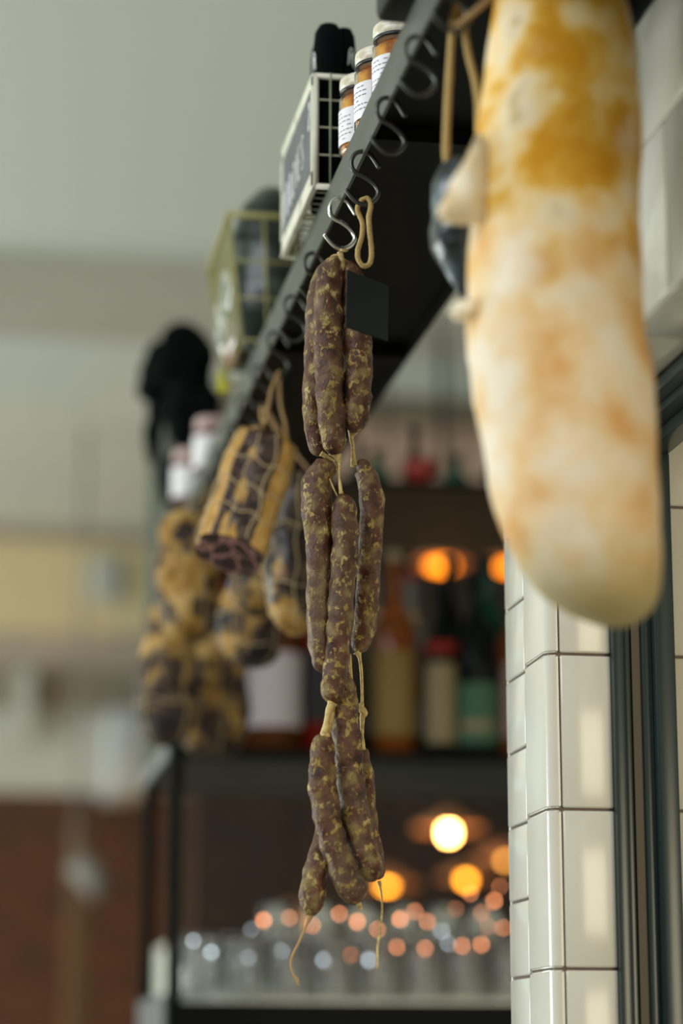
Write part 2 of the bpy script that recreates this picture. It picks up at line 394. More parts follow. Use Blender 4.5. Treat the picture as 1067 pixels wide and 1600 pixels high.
# lintel: left face and soffit
for r, (a, b) in enumerate(rows(ZSO, .1553, ZSO, ZC)):
    y = -.9+.0776*(r % 2)
    while y < yc-.02:
        y2 = min(y+.1553, yc)
        if y2-y > .02 and (b > ZSO+.3 or True):
            box(bm, (WX, y+g2, a+g2), (WX+.006, min(y2, YJ-.002)-g2 if False else y2-g2, b-g2), bv)
        y += .1553
y = YJ-.1553*20
while y < YJ-.01:
    box(bm, (WX+.002, y+g2, ZSO), (xf0, y+.1553-g2, ZSO+.006), bv)
    box(bm, (xf1, y+g2, ZSO), (XB, y+.1553-g2, ZSO+.006), bv)
    y += .1553
struct('wall_right', bm, [M['tile'], M['grout']], smooth=True)
bpy.data.objects['wall_right'].data.set_sharp_from_angle(angle=radians(50))
# the dark sliding window frame set into the opening
wf = bpy.data.objects.new('window_1', None); COL.objects.link(wf); wf.location = (xf0, YJ-.03, .6); wf['kind'] = 'structure'
bm = NB()
for x0, x1, d in ((xf0, xf0+.012, .010), (xf0+.012, xf0+.020, .004), (xf0+.030, xf0+.040, .012), (xf0+.040, xf1, .030)):
    box(bm, (x0, YJ-d, .62), (x1, YJ+.001, ZSO-.033), .002)
part('jamb_frame', bm, M['frame'], wf, smooth='auto')
bm = NB(); box(bm, (xf0+.0205, YJ-.006, .62), (xf0+.0295, YJ+.001, ZSO-.033)); part('seal_strip', bm, M['frame_brown'], wf, smooth=False)
bm = NB()
for x0, x1, d in ((xf0, xf0+.016, .014), (xf0+.016, xf0+.034, .022), (xf0+.034, xf1, .034)):
    box(bm, (x0, -.6, ZSO-d), (x1, YJ-.001, ZSO-.0005), .002)
part('head_frame', bm, M['frame'], wf, smooth='auto')

# ================================================================== the steel shelf
YR = at_x(264, 1300, RX).y                   # front of the bottle rack
YRB = at_x(222, 1300, RX).y                  # back of it
sh = thing('hanging_shelf', (.5, 3, RZ0), 'long dark steel shelf with pale grey edge running past the tiled wall', 'shelf')
bm = NB(); box(bm, (RX+.004, 1.0, SHZ-.005), (WX-.002, YR-.001, SHZ), .0008)
box(bm, (RX+.0045, 1.0, SHZ-.02), (RX+.0085, YR-.001, SHZ-.005)); box(bm, (WX-.007, 1.0, SHZ-.018), (WX-.002, YR-.001, SHZ-.005))
part('shelf_board', bm, M['black'], sh, smooth=False)
bm = NB(); box(bm, (RX, 1.0, RZ0), (RX+.004, YR-.001, RZ1), .001); part('edge_rail', bm, M['steel'], sh, 'satin grey steel edge rail', smooth=False)
for y in (1.5, 2.26, 3.02):
    bm = NB(); box(bm, (RX+.0095, y, SHZ-.022), (WX-.008, y+.022, SHZ-.0055), .001)
    part('cross_bar', bm, M['black'], sh, smooth=False)
# ---- hooks
HP = [(551,341),(542,326),(536,319),(525,315),(515,319),(510,330),(512,341),(519,348),(529,353),(541,362),(548,371),(549,380),(543,389),(532,394),(521,392),(510,382),(502,371)]
YH = at_x(531, 316, RX).y
h0 = Vector((RX+.002, YH, RZ0+.0045))
hp = [at(x, y-1, YH)-at(529, 314, YH) for x, y in HP]
spots = [(652,47,'second'),(606,147,'a'),(566,236,'b'),(531,316,'c'),(490,392,'d'),(458,457,'e'),(431,519,'f'),(406,575,'g'),(383,625,'h')]
ys = [at_x(x, y, RX).y for x, y, _ in spots]
ys += [ys[-1]+.145*k for k in range(1, 5)]
ys = [ys[0]-.14*2, ys[0]-.14]+ys
lab = ['nearest empty hook, above the big pale salami', 'blurred steel hook carrying the big pale salami', 'blurred empty S-hook highest on the rail, under the black tin',
 'second empty S-hook down from the black tin', 'S-hook carrying the jute loop of the dark slate tag', 'bright steel S-hook holding the speckled sausage string',
 'empty dark S-hook just behind the sausage string', 'empty dark S-hook midway between the sausages and the netted meat', 'S-hook holding the cut netted coppa by its twine',
 'blurred S-hook right behind the one with the netted coppa', 'blurred S-hook near the yellow tag carrying a dark cured meat', 'small blurred S-hook holding a small yellow cured meat',
 'small blurred S-hook with the mottled meat at its back', 'far blurred S-hook holding the tall yellow cured meat', 'farthest blurred S-hook at the rack end of the rail']
hooks = []
for i, y in enumerate(ys):
    bm = NB()
    rot = Matrix.Rotation(radians([0, 6, -8, 5, -6, 0, 7, -5, 4, -7, 5, -3, 6, 0, 3][i]), 3, 'Z')
    sweep(bm, [rot @ q + Vector((h0.x, y, h0.z)) for q in hp], .00235, n=10, k=5)
    hooks.append(solo('s_hook', bm, M['hook'] if i in (5,) else M['hook_dark'], lab[i], 'hook', 'S-hooks along the shelf rail'))
print('YR', YR, YRB, 'HOOKY', [round(y, 3) for y in ys])
def bowl(i):                                  # where a thing hangs in hook i
    return Vector((h0.x, ys[i], h0.z)) + hp[13] + Vector((0, 0, .0024))

# ================================================================== sausage string
S = at(531, 394, YH)
px = S.y/cos(YAW)/FPX*1.0                     # metres per pixel there (close enough)
def U(pts, y0=0, y1=None):
    y1 = y0 if y1 is None else y1
    n = len(pts)-1
    return [at(x, y, YH+y0+(y1-y0)*i/n) for i, (x, y) in enumerate(pts)]
chain = thing('sausage_string', bowl(5), 'long string of speckled dry sausages hanging from the bright steel hook', 'sausages')
def link(pts, w, y0, y1=None, seed=0, tipa=.35, tipb=.35):
    P = U(pts, y0, y1); k = 7
    R = [q*.5*px for q in w]
    P = catmull(P, k); R = lerpseq(R, k)
    # round the two ends
    d = [0]
    for a, b in zip(P, P[1:]): d.append(d[-1]+(b-a).length)
    T = d[-1]
    P2, R2 = [], []
    n = 46
    def samp(s):
        for i in range(len(d)-1):
            if d[i+1] >= s:
                t = (s-d[i])/max(d[i+1]-d[i], 1e-9); return P[i].lerp(P[i+1], t), R[i]+(R[i+1]-R[i])*t
        return P[-1], R[-1]
    for i in range(n+1):
        u = .5-.5*cos(pi*i/n) if True else i/n
        s = u*T; q, r = samp(s)
        ra = samp(0)[1]; rb = samp(T)[1]
        e = 1
        if s < ra*1.25: e = min(e, sqrt(max(0, 1-(1-s/(ra*1.25))**2)))
        if T-s < rb*1.25: e = min(e, sqrt(max(0, 1-(1-(T-s)/(rb*1.25))**2)))
        P2.append(q); R2.append(max(r*e, .0012))
    bm = NB(); sweep(bm, P2, R2, n=32, amp=.20, fs=70, seed=seed, rough=.11)
    return part('sausage_link', bm, M['sausage'], chain)
link([(533,408),(520,418),(514,450),(512,520),(515,600),(519,660),(524,712)], [28,40,47,48,46,44,34], -.008, seed=1)
link([(520,410),(503,432),(494,470),(492,540),(489,620),(491,675),(501,713)], [22,28,33,34,34,32,24], .014, seed=2)
link([(538,410),(549,430),(556,470),(558,540),(558,600),(556,650),(551,676)], [26,38,46,48,46,42,32], -.005, seed=3)
link([(525,738),(506,736),(495,762),(494,800),(499,860),(497,940),(501,1010),(508,1052)], [28,42,48,50,42,38,38,30], -.004, seed=4)
link([(534,772),(539,810),(538,870),(533,940),(528,1010),(522,1060),(519,1100)], [30,39,42,40,39,40,36], -.022, -.012, seed=5)
link([(556,727),(567,732),(579,765),(581,810),(577,880),(574,930),(570,980),(558,1020)], [22,32,38,39,38,37,36,28], .010, seed=6)
link([(537,1052),(538,1090),(541,1140),(546,1200),(553,1260),(564,1320),(576,1350),(580,1378)], [30,39,43,44,45,44,43,36], -.002, seed=7)
link([(509,1146),(503,1180),(505,1240),(516,1300),(532,1350),(548,1384),(560,1412)], [26,40,44,40,44,46,40], -.014, seed=8)
link([(508,1260),(506,1310),(497,1350),(489,1390),(485,1432)], [22,32,38,42,32], .004, seed=9)
link([(567,1168),(573,1215),(577,1280),(586,1330),(592,1374)], [16,22,24,28,24], .022, seed=10)
# knotted casing ends and the linking strings
def tw(name, pts, w, y0=0, y1=None, m='casing', parent=chain, k=4, n=8, Yb=None):
    bm = NB()
    P = [at(x, y, (Yb or YH)+y0+((y0 if y1 is None else y1)-y0)*i/(len(pts)-1)) for i, (x, y) in enumerate(pts)]
    R = [q*.5*px*((Yb or YH)/YH) for q in (w if isinstance(w, list) else [w]*len(pts))]
    sweep(bm, P, R, n=n, k=k, amp=.25, fs=160)
    return part(name, bm, M[m], parent)
tw('tied_casing', [(531,394),(531,400),(526,410),(519,420)], [9,7,14,8], .0)
tw('tied_casing', [(532,395),(535,404),(541,414),(548,424)], [8,8,16,8], .0)
tw('tied_casing', [(531,393),(533,402),(533,416),(532,426)], [9,9,15,6], -.012)
tw('tied_casing', [(531,399),(520,401),(508,414)], [6,7,4], -.006)
bm = NB(); P = [bowl(5)+Vector((.0035*cos(a), .0045*sin(a)*1.0, .0035*sin(a)-.003)) for a in [2*pi*i/14 for i in range(14)]]
sweep(bm, P, .0013, n=6, closed=True); part('twine_loop', bm, M['casing'], chain)
tw('tied_casing', [(524,706),(528,716),(532,724)], [22,12,7], -.006)
tw('tied_casing', [(501,708),(514,716),(524,722)], [9,7,6], .006)
tw('tied_casing', [(551,674),(549,684),(551,697),(552,716),(553,728)], [18,7,6,8,14], .012, .01)
tw('linking_string', [(530,722),(530,745),(533,772)], [5,4,8], -.006, -.018)
tw('tied_casing', [(525,736),(519,724),(512,720)], [14,8,5], -.004)
tw('linking_string', [(515,748),(522,765),(527,775)], [3,3,3], -.016)
tw('tied_casing', [(558,1018),(562,1028),(565,1060),(566,1100)], [15,6,5,5], .010)
tw('linking_string', [(566,1098),(564,1106),(569,1114),(566,1122),(566,1150),(567,1172)], [6,11,12,9,5,10], .012, .02)
tw('linking_string', [(546,1022),(548,1050),(549,1080)], [6,5,8], -.004)
tw('tied_casing', [(519,1098),(513,1112),(510,1130),(507,1152)], [18,9,9,18], -.016)
tw('tied_casing', [(520,1104),(516,1126),(512,1146)], [10,10,8], -.010)
tw('string_tail', [(484,1430),(478,1446),(468,1470),(457,1492),(454,1508),(459,1524),(468,1541)], [10,5,3.5,4,3,3.5,3], .004, -.01, m='twine')
tw('string_tail', [(459,1524),(466,1530),(464,1540)], [2,2,1.5], -.006, -.012, m='twine')
tw('string_tail', [(592,1378),(595,1392),(597,1420),(594,1450),(590,1480),(590,1514)], [8,3.5,3,4,4,3.5], .02, .0, m='casing')
tw('tied_casing', [(558,1408),(562,1416),(564,1422)], [12,7,4], -.014)

# ================================================================== slate tag on its jute loop
Y3 = ys[4]
bb = bowl(4)
tg = thing('slate_tag', bb, 'dark blank slate tag on a jute loop in front of the sausages', 'tag')
bm = NB()
loop = [(572,300),(562,306),(560,318),(566,330),(573,350),(568,375),(562,400),(566,416),(573,420),(579,412),(580,390),(577,360),(576,330),(580,312)]
P = [bb+Vector((0, (.010 if 0 < i < 7 else -.004), 0))+(at(x, y, Y3)-at(571, 316, Y3)) for i, (x, y) in enumerate(loop)]
P = [bb+Vector((-.004, 0, .0025)), bb+Vector((-.0085, .004, -.006)), bb+Vector((-.0035, .004, -.020)), bb+Vector((-.004, .003, -.034)), bb+Vector((-.0085, .001, -.050)), bb+Vector((-.0082, 0, -.060)), bb+Vector((-.003, 0, -.0665)),
     bb+Vector((.0035, 0, -.063)), bb+Vector((.005, 0, -.050)), bb+Vector((.003, -.002, -.034)), bb+Vector((.002, -.003, -.016)), bb+Vector((.004, -.002, -.004)), bb+Vector((.001, -.001, .0035))]
sweep(bm, catmull(P+[P[0]], 5)[:-1], .0026, n=8, closed=True, amp=.2, fs=300); part('jute_loop', bm, M['jute'], tg)
bm = NB()
c4 = [(543,421,-.012), (608,446,.012), (607,533,.012), (541,511,-.012)]
fr = [at(x, y, Y3-.004+d) for x, y, d in c4]; nrm = (fr[1]-fr[0]).cross(fr[3]-fr[0]).normalized()
if nrm.y > 0: nrm = -nrm
A = [bm.verts.new(p) for p in fr]; B = [bm.verts.new(p-nrm*.002) for p in fr]
bm.faces.new(A); bm.faces.new(B[::-1])
for i in range(4): bm.faces.new((A[i], B[i], B[(i+1) % 4], A[(i+1) % 4]))
bmesh.ops.bevel(bm, geom=list(bm.edges), offset=.0006, segments=2, affect='EDGES')
part('slate_plate', bm, M['tag'], tg, smooth=False)

# ================================================================== hanging cured meats
def blob(bm, top, bot, rx, ry, prof, amp=.12, fs=18, seed=0, n=36, m=34, mi=0, scale=1.0):
    """a lumpy body along top->bottom; prof(t) gives the relative radius. Returns the surface function"""
    top = Vector(top); bot = Vector(bot); ax = (bot-top).normalized(); X = (Vector((1, 0, 0))-ax*ax.x).normalized(); Yv = ax.cross(X)
    def surf(a, t, k=1.0):
        r = prof(t); c = top.lerp(bot, t)
        d = X*cos(a)*rx+Yv*sin(a)*ry
        f = 1+amp*noise.noise((c+d)*fs+Vector((seed*7.7, 0, 0)))*1.6+amp*.5*noise.noise((c+d)*fs*2.7+Vector((0, seed*3.3, 0)))
        return c+d*r*f*k*scale
    rings = []
    for i in range(m+1):
        t = i/m; rings.append([bm.verts.new(surf(2*pi*j/n, t)) for j in range(n)])
    for a, b in zip(rings, rings[1:]):
        for j in range(n):
            f = bm.faces.new((a[j], a[(j+1) % n], b[(j+1) % n], b[j])); f.material_index = mi
    bm.faces.new(rings[0][::-1]); f = bm.faces.new(rings[-1]); f.material_index = mi
    return surf
def round_prof(p=2.3, q=2.3, k=.5):
    def f(t):
        s = (t-k)/k if t < k else (t-k)/(1-k)
        e = p if t < k else q
        return max(0.04, (1-abs(s)**e))**(1/e)
    return f
def net(bm, surf, na, ts, rad=.0011, a_off=0, tmin=.02, tmax=.98, wob=.05):
    for t in ts:
        P = [surf(2*pi*j/36, min(.99, max(.01, t+wob*.35*sin(5*2*pi*j/36))), 1.03) for j in range(36)]
        sweep(bm, P, rad, n=5, closed=True)
    for i in range(na):
        a = 2*pi*i/na+a_off
        P = [surf(a+wob*sin(t*22+i), t, 1.03) for t in [tmin+(tmax-tmin)*j/24 for j in range(25)]]
        sweep(bm, P, rad, n=5)

# --- the cut, netted coppa in front
def coppa_mats():
    m, nt, b = _new('coppa_outside'); N = nt.nodes.new; Lk = nt.links.new
    tc = N('ShaderNodeTexCoord'); uv = N('ShaderNodeUVMap'); uv.uv_map = 'around'
    mp = N('ShaderNodeMapping'); mp.inputs['Scale'].default_value = (14, 3.2, 1); Lk(uv.outputs[0], mp.inputs['Vector'])
    n = N('ShaderNodeTexNoise'); n.inputs['Scale'].default_value = 1.0; n.inputs['Detail'].default_value = 3; Lk(mp.outputs[0], n.inputs['Vector'])
    sp = N('ShaderNodeSeparateXYZ'); Lk(uv.outputs[0], sp.inputs[0])
    # fat band positions round the piece (u)
    cr = ramp(nt, [(0, (0.9, 0.9, 0.9)), (0.165, (0.95, 0.95, 0.95)), (0.185, (0.05, 0.05, 0.05)), (0.25, (0.1, 0.1, 0.1)), (0.27, (0.5, 0.5, 0.5)), (0.325, (0.5, 0.5, 0.5)), (0.338, (0, 0, 0)), (0.355, (0, 0, 0)), (0.37, (0.95, 0.95, 0.95)), (0.5, (0.95, 0.95, 0.95)), (0.53, (0.1, 0.1, 0.1)), (0.95, (0.05, 0.05, 0.05)), (0.985, (0.5, 0.5, 0.5))])
    Lk(sp.outputs[0], cr.inputs[0])
    a = N('ShaderNodeMath'); a.operation = 'MULTIPLY_ADD'; a.inputs[1].default_value = 1.8; Lk(n.outputs[0], a.inputs[0]); Lk(cr.outputs[0], a.inputs[2])
    # fewer fat patches near the top
    b2 = N('ShaderNodeMath'); b2.operation = 'MULTIPLY_ADD'; b2.inputs[1].default_value = .30; Lk(sp.outputs[1], b2.inputs[0]); Lk(a.outputs[0], b2.inputs[2])
    fr_ = ramp(nt, [(.0, (0, 0, 0)), (1, (1, 1, 1))]);
    mr = N('ShaderNodeMapRange'); mr.inputs[1].default_value = 1.50; mr.inputs[2].default_value = 1.58; Lk(b2.outputs[0], mr.inputs[0])
    n2 = N('ShaderNodeTexNoise'); n2.inputs['Scale'].default_value = 60; n2.inputs['Detail'].default_value = 5; Lk(tc.outputs['Object'], n2.inputs['Vector'])
    fat = ramp(nt, [(.3, (.40, .19, .03)), (.6, (.56, .33, .08))]); Lk(n2.outputs[0], fat.inputs[0])
    n3 = N('ShaderNodeTexNoise'); n3.inputs['Scale'].default_value = 95; n3.inputs['Detail'].default_value = 6; Lk(tc.outputs['Object'], n3.inputs['Vector'])
    lean = ramp(nt, [(.38, (.018, .010, .009)), (.52, (.055, .026, .020)), (.62, (.085, .06, .042)), (.72, (.24, .21, .14))]); Lk(n3.outputs[0], lean.inputs[0])
    mc = N('ShaderNodeMix'); mc.data_type = 'RGBA'; Lk(mr.outputs[0], mc.inputs[0]); Lk(lean.outputs[0], mc.inputs[6]); Lk(fat.outputs[0], mc.inputs[7]); Lk(mc.outputs[2], b.inputs['Base Color'])
    b.inputs['Roughness'].default_value = .5
    bp = N('ShaderNodeBump'); bp.inputs['Strength'].default_value = .5; bp.inputs['Distance'].default_value = .0015; Lk(n3.outputs[0], bp.inputs['Height']); Lk(bp.outputs[0], b.inputs['Normal'])
    m2, nt, b = _new('coppa_cut_face'); N = nt.nodes.new; Lk = nt.links.new
    tc = N('ShaderNodeTexCoord'); n0 = N('ShaderNodeTexNoise'); n0.inputs['Scale'].default_value = 40; Lk(tc.outputs['Object'], n0.inputs['Vector'])
    mx = N('ShaderNodeMix'); mx.data_type = 'VECTOR'; mx.inputs[0].default_value = .02; Lk(tc.outputs['Object'], mx.inputs[4]); Lk(n0.outputs[1], mx.inputs[5])
    v = N('ShaderNodeTexVoronoi'); v.feature = 'DISTANCE_TO_EDGE'; v.inputs['Scale'].default_value = 42; Lk(mx.outputs[1], v.inputs['Vector'])
    r = ramp(nt, [(.0, (.34, .19, .17)), (.045, (.24, .10, .09)), (.085, (.035, .010, .010)), (.5, (.014, .005, .005))]); Lk(v.outputs[0], r.inputs[0]); Lk(r.outputs[0], b.inputs['Base Color']); b.inputs['Roughness'].default_value = .35
    return m, m2
YC = ys[8]
c_out, c_cut = coppa_mats()
cop = thing('netted_coppa', bowl(8), 'cut coppa in twine netting with yellow fat and dark marbled cut face', 'cured meat')
top = at(420, 676, YC); bot = at(359, 866, YC-.012)
pxc = YC/cos(YAW)/FPX
def cprof(t):
    return .88+.12*min(1, t/.35) if t > .06 else .62+.18*t/.06*1.0
bm = NB(); uvl = bm.loops.layers.uv.new('around')
ax = (bot-top).normalized(); n = 64; m_ = 40
Xv = (Vector((1, 0, 0))-ax*ax.x).normalized(); Yv = ax.cross(Xv)          # Yv points toward the viewer or away
if Yv.y > 0: Yv = -Yv
def csurf(a, t, k=1.0):
    hw = 54*pxc; hd = 37*pxc
    c = top.lerp(bot, t); e = 3.2
    ca, sa = cos(a), sin(a)
    rr = (abs(ca)**e+abs(sa)**e)**(-1/e)
    f = (1+.10*noise.noise(c*16+Vector((ca, sa, 0))*1.3)+.05*noise.noise(c*45+Vector((ca, sa, 0))*3)-.05*max(0, cos(a*6+.5)))*cprof(t)
    if t < .06: f *= .80+.2*(t/.06)
    # cut face slopes: the front edge is longer than the back
    off = -ax*(hd*.45*sa if t > .5 else 0)*((t-.5)*2)**2
    return c+(Xv*ca*hw+Yv*sa*hd)*rr*f*k+off
rings = []
for i in range(m_+1):
    rings.append([bm.verts.new(csurf(2*pi*j/n, i/m_)) for j in range(n)])
for i in range(m_):
    for j in range(n):
        f = bm.faces.new((rings[i][j], rings[i][(j+1) % n], rings[i+1][(j+1) % n], rings[i+1][j]))
        for l, (u, v_) in zip(f.loops, ((j/n, i/m_), ((j+1)/n, i/m_), ((j+1)/n, (i+1)/m_), (j/n, (i+1)/m_))): l[uvl].uv = (u, v_)
bm.faces.new(rings[0][::-1])
part('coppa_body', bm, c_out, cop)
bm = NB(); rr_ = []
for k in range(6):
    s = 1-k/6.0
    rr_.append([bm.verts.new((csurf(2*pi*j/n, 1.0)-bot)*s*.995+bot+ax*(.0015*noise.noise(csurf(2*pi*j/n, 1)*90*s)+.0008)) for j in range(n)])
for a, b in zip(rr_, rr_[1:]):
    for j in range(n): bm.faces.new((a[j], a[(j+1) % n], b[(j+1) % n], b[j]))
bm.faces.new(rr_[-1]); part('cut_face', bm, c_cut, cop, 'dark marbled cut face')
bm = NB()
def ang(u): return 2*pi*u
for t in (.30, .51, .72):
    P = [csurf(2*pi*j/60, t+.020*sin(8*2*pi*j/60+t*9)+.03*cos(2*pi*j/60), 1.035) for j in range(60)]
    sweep(bm, P, .00095, n=6, closed=True)
for i, u in enumerate((.03, .20, .30, .42, .55, .68, .82)):
    P = [csurf(ang(u)+.06*sin(t*15+i), t, 1.035) for t in [.03+.93*j/24 for j in range(25)]]
    sweep(bm, P, .00095, n=6)
part('netting', bm, M['pale_twine'], cop)
bm = NB(); ap = bowl(8)
l1 = at(413, 662, YC-.02); r1 = at(448, 684, YC-.006)
sweep(bm, [ap+Vector((-.001, -.002, 0)), at(424, 610, YC-.005), l1, at(399, 668, YC-.03), csurf(ang(.66), .03, 1.03), csurf(ang(.66), .12, 1.03)], .0021, n=7, k=4)
sweep(bm, [ap+Vector((.001, .002, .001)), at(438, 630, YC), at(445, 660, YC-.004), r1, at(450, 690, YC-.006)], .0021, n=7, k=4)
sweep(bm, [l1, at(411, 676, YC-.012), at(410, 690, YC-.014)], .0019, n=6, k=3)
sweep(bm, [l1, at(416, 676, YC-.002), at(422, 692, YC+.004)], .0016, n=6, k=3)
sweep(bm, [at(408, 636, YC+.01), at(408, 652, YC+.006), l1], .002, n=6, k=3)
sweep(bm, [ap+Vector((0, .0028*cos(a), .0028*sin(a))) for a in [2*pi*i/12 for i in range(12)]], .0012, n=6, closed=True)
part('hanging_twine', bm, M['twine'], cop)

def cured(name, hk, topxy, botxy, Y, rx, ry, m, label, prof, seed, rings_=(.3, .6, .85), na=4, twm='pale_twine', amp=.14, fs=20, extra=None, rad=.0009, group=None):
    ap = bowl(hk) if hk is not None else at(topxy[0], topxy[1]-60, Y)
    t_ = thing(name, ap, label, 'cured meat', group)
    pm = Y/cos(YAW)/FPX
    bm = NB(); T = at(*topxy, Y); B = at(*botxy, Y)
    sf = blob(bm, T, B, rx*pm, ry*pm, prof, amp=amp, fs=fs, seed=seed)
    part('meat_body', bm, m, t_)
    if na:
        bm = NB(); net(bm, sf, na, rings_, rad=rad, a_off=seed); part('netting', bm, M[twm], t_)
    bm = NB(); sweep(bm, [ap+Vector((-.002, 0, .001)), ap.lerp(T, .5)+Vector((-.004, 0, 0)), sf(pi, .06, 1.0)], .0018, n=6, k=3)
    sweep(bm, [ap+Vector((.002, 0, .001)), ap.lerp(T, .5)+Vector((.005, .003, 0)), sf(0, .06, 1.0)], .0018, n=6, k=3)
    part('hanging_twine', bm, M['twine'], t_)
    return t_, sf
cured('cured_meat', 9, (470,738), (462,992), ys[9], 53, 46, M['meat_b'], 'dark glossy cured meat directly behind the sausages, twine ring near its base', round_prof(2.6, 2.2, .62), 3, (.35, .72, .88), 5)
cured('cured_meat', 10, (412,842), (394,962), ys[10], 50, 40, M['meat_a'], 'small dark and orange cured meat peeking out beneath the cut coppa', round_prof(2.4, 2.4), 5, (.5, .75), 5, 'twine')
cured('cured_meat', 11, (400,885), (390,1042), ys[11]+.02, 50, 42, M['meat_c'], 'rounded yellow mottled meat hanging lowest beneath the cut coppa', round_prof(2.4, 3.0), 7, (.5, .8), 4)
cured('cured_meat', 12, (286,800), (300,1000), ys[12]+.0, 50, 44, M['meat_a'], 'tall yellow cured meat left of the cut coppa, above the two large dark ones', round_prof(3, 3, .6), 9, (.35, .7), 4)
cured('cured_meat', 13, (262,945), (262,1165), ys[13]+.0, 46, 44, M['meat_d'], 'leftmost big mottled meat at the bottom of the blurred cluster', round_prof(2.4, 3.2, .6), 12, (.35, .7), 4)
cured('cured_meat', 14, (320,930), (338,1182), ys[14]+.0, 56, 46, M['meat_c'], 'big dark meat with a yellow fat streak, right half of the blurred cluster', round_prof(2.4, 3.2, .6), 14, (.35, .7), 4)

# --- the big pale salami in front
YS = ys[1]
pms = YS/cos(YAW)/FPX
sal = thing('large_salami', bowl(1), 'huge pale floury salami with orange patches, blurred in the foreground', 'salami')
CRM = [(.32, (.66, .36, .13)), (.46, (.74, .53, .29)), (.60, (.76, .66, .51))]
AMB = [(.40, (.54, .24, .006)), (.49, (.62, .34, .04)), (.57, (.72, .51, .22)), (.66, (.70, .58, .38)), (.76, (.40, .26, .08))]
m_sal = zone_mat('mould_dusted_casing', CRM, AMB, .30, .68, 19, rough=.8, bump=.4, w=.3, spread=1.1, tip=(.02, .13, (.42, .34, .16)))
key = [(-78, 872, 12), (-72, 872, 48), (-50, 872, 84), (0, 874, 112), (100, 877, 128), (200, 873, 139), (350, 866, 144), (500, 867, 148), (600, 876, 148), (700, 888, 143), (800, 902, 134), (870, 918, 119), (920, 935, 98), (955, 952, 68), (975, 962, 30), (980, 965, 8)]
bm = NB(); rings = []
n = 48
for (y, x, r) in [(catmull([(k[0], k[1], k[2]) for k in key], 4))[i] for i in range((len(key)-1)*4+1)]:
    c = at(x, y, YS)
    rings.append([bm.verts.new(c+Vector((cos(a), sin(a), 0))*r*pms*(1+.05*noise.noise(c*18+Vector((cos(a), sin(a), 0))*1.2)+.02*noise.noise(c*60+Vector((cos(a), sin(a), 0))*4))) for a in [2*pi*j/n for j in range(n)]])
for a, b in zip(rings, rings[1:]):
    for j in range(n): bm.faces.new((a[j], a[(j+1) % n], b[(j+1) % n], b[j]))
bm.faces.new(rings[0][::-1]); bm.faces.new(rings[-1])
part('salami_body', bm, m_sal, sal)
pale = mat('pale_casing_flap', (.84, .72, .50), .8, stops=[(.3, (.80, .60, .32)), (.6, (.88, .78, .60))], scale=30)
def flap(pts, th, y0):
    bm = NB(); F_ = [at(x, y, YS+y0) for x, y in pts]; Bk = [p+Vector((0, th, 0)) for p in F_]
    A = [bm.verts.new(p) for p in F_]; B = [bm.verts.new(p) for p in Bk]
    bm.faces.new(A); bm.faces.new(B[::-1]); q = len(A)
    for i in range(q): bm.faces.new((A[i], B[i], B[(i+1) % q], A[(i+1) % q]))
    bmesh.ops.bevel(bm, geom=list(bm.edges), offset=th*.35, segments=3, affect='EDGES')
    bmesh.ops.recalc_face_normals(bm, faces=list(bm.faces))
    part('casing_flap', bm, pale, sal)
flap([(752,195), (716,280), (682,328), (686,342), (735,348), (765,345), (765,240)], .012, -.03)
flap([(730,462), (702,474), (703,494), (733,500), (760,495), (760,465)], .012, -.02)
bm = NB()
ap = bowl(1)
sweep(bm, [ap, at(870, -90, YS), at(872, -76, YS)], [.0025, .0025, .006], n=8, k=3)
part('hanging_twine', bm, M['twine'], sal)

# --- grey wrapped meat behind the salami, on a doubled cord
YG = ys[2]-.04
gm = zone_mat('grey_glossy_wrap', [(.42, (.006, .009, .010)), (.55, (.03, .045, .05)), (.66, (.16, .20, .22))], [(.42, (.006, .009, .010)), (.55, (.03, .045, .05)), (.66, (.16, .20, .22))], 0, 1, 22, rough=.35, coat=.4, bump=.8)
gt = thing('wrapped_meat', at(712, -5, YG), 'small glossy blue-grey wrapped meat half hidden behind the big salami', 'cured meat')
pmg = YG/cos(YAW)/FPX
bm = NB(); sf = blob(bm, at(722, 238, YG), at(745, 478, YG), 64*pmg, 56*pmg, round_prof(1.8, 1.6, .42), amp=.14, fs=26, seed=4); part('wrapped_body', bm, gm, gt)
bm = NB(); J = [at(700, 262, YG), at(697, 230, YG), at(702, 120, YG), at(709, 20, YG), at(716, 6, YG-.003), at(722, 20, YG), at(731, 80, YG), at(746, 150, YG), at(748, 245, YG)]
sweep(bm, J, .0036, n=8, k=5, amp=.2, fs=200); part('jute_cord', bm, M['jute'], gt)
bm = NB(); sweep(bm, [at(716, 8, YG), Vector((at(716, 8, YG).x, YG, SHZ-.0))], .002, n=8); 
solo('hanging_wire', bm, M['hook_dark'], 'short dark wire under the shelf carrying the jute cord', 'wire')

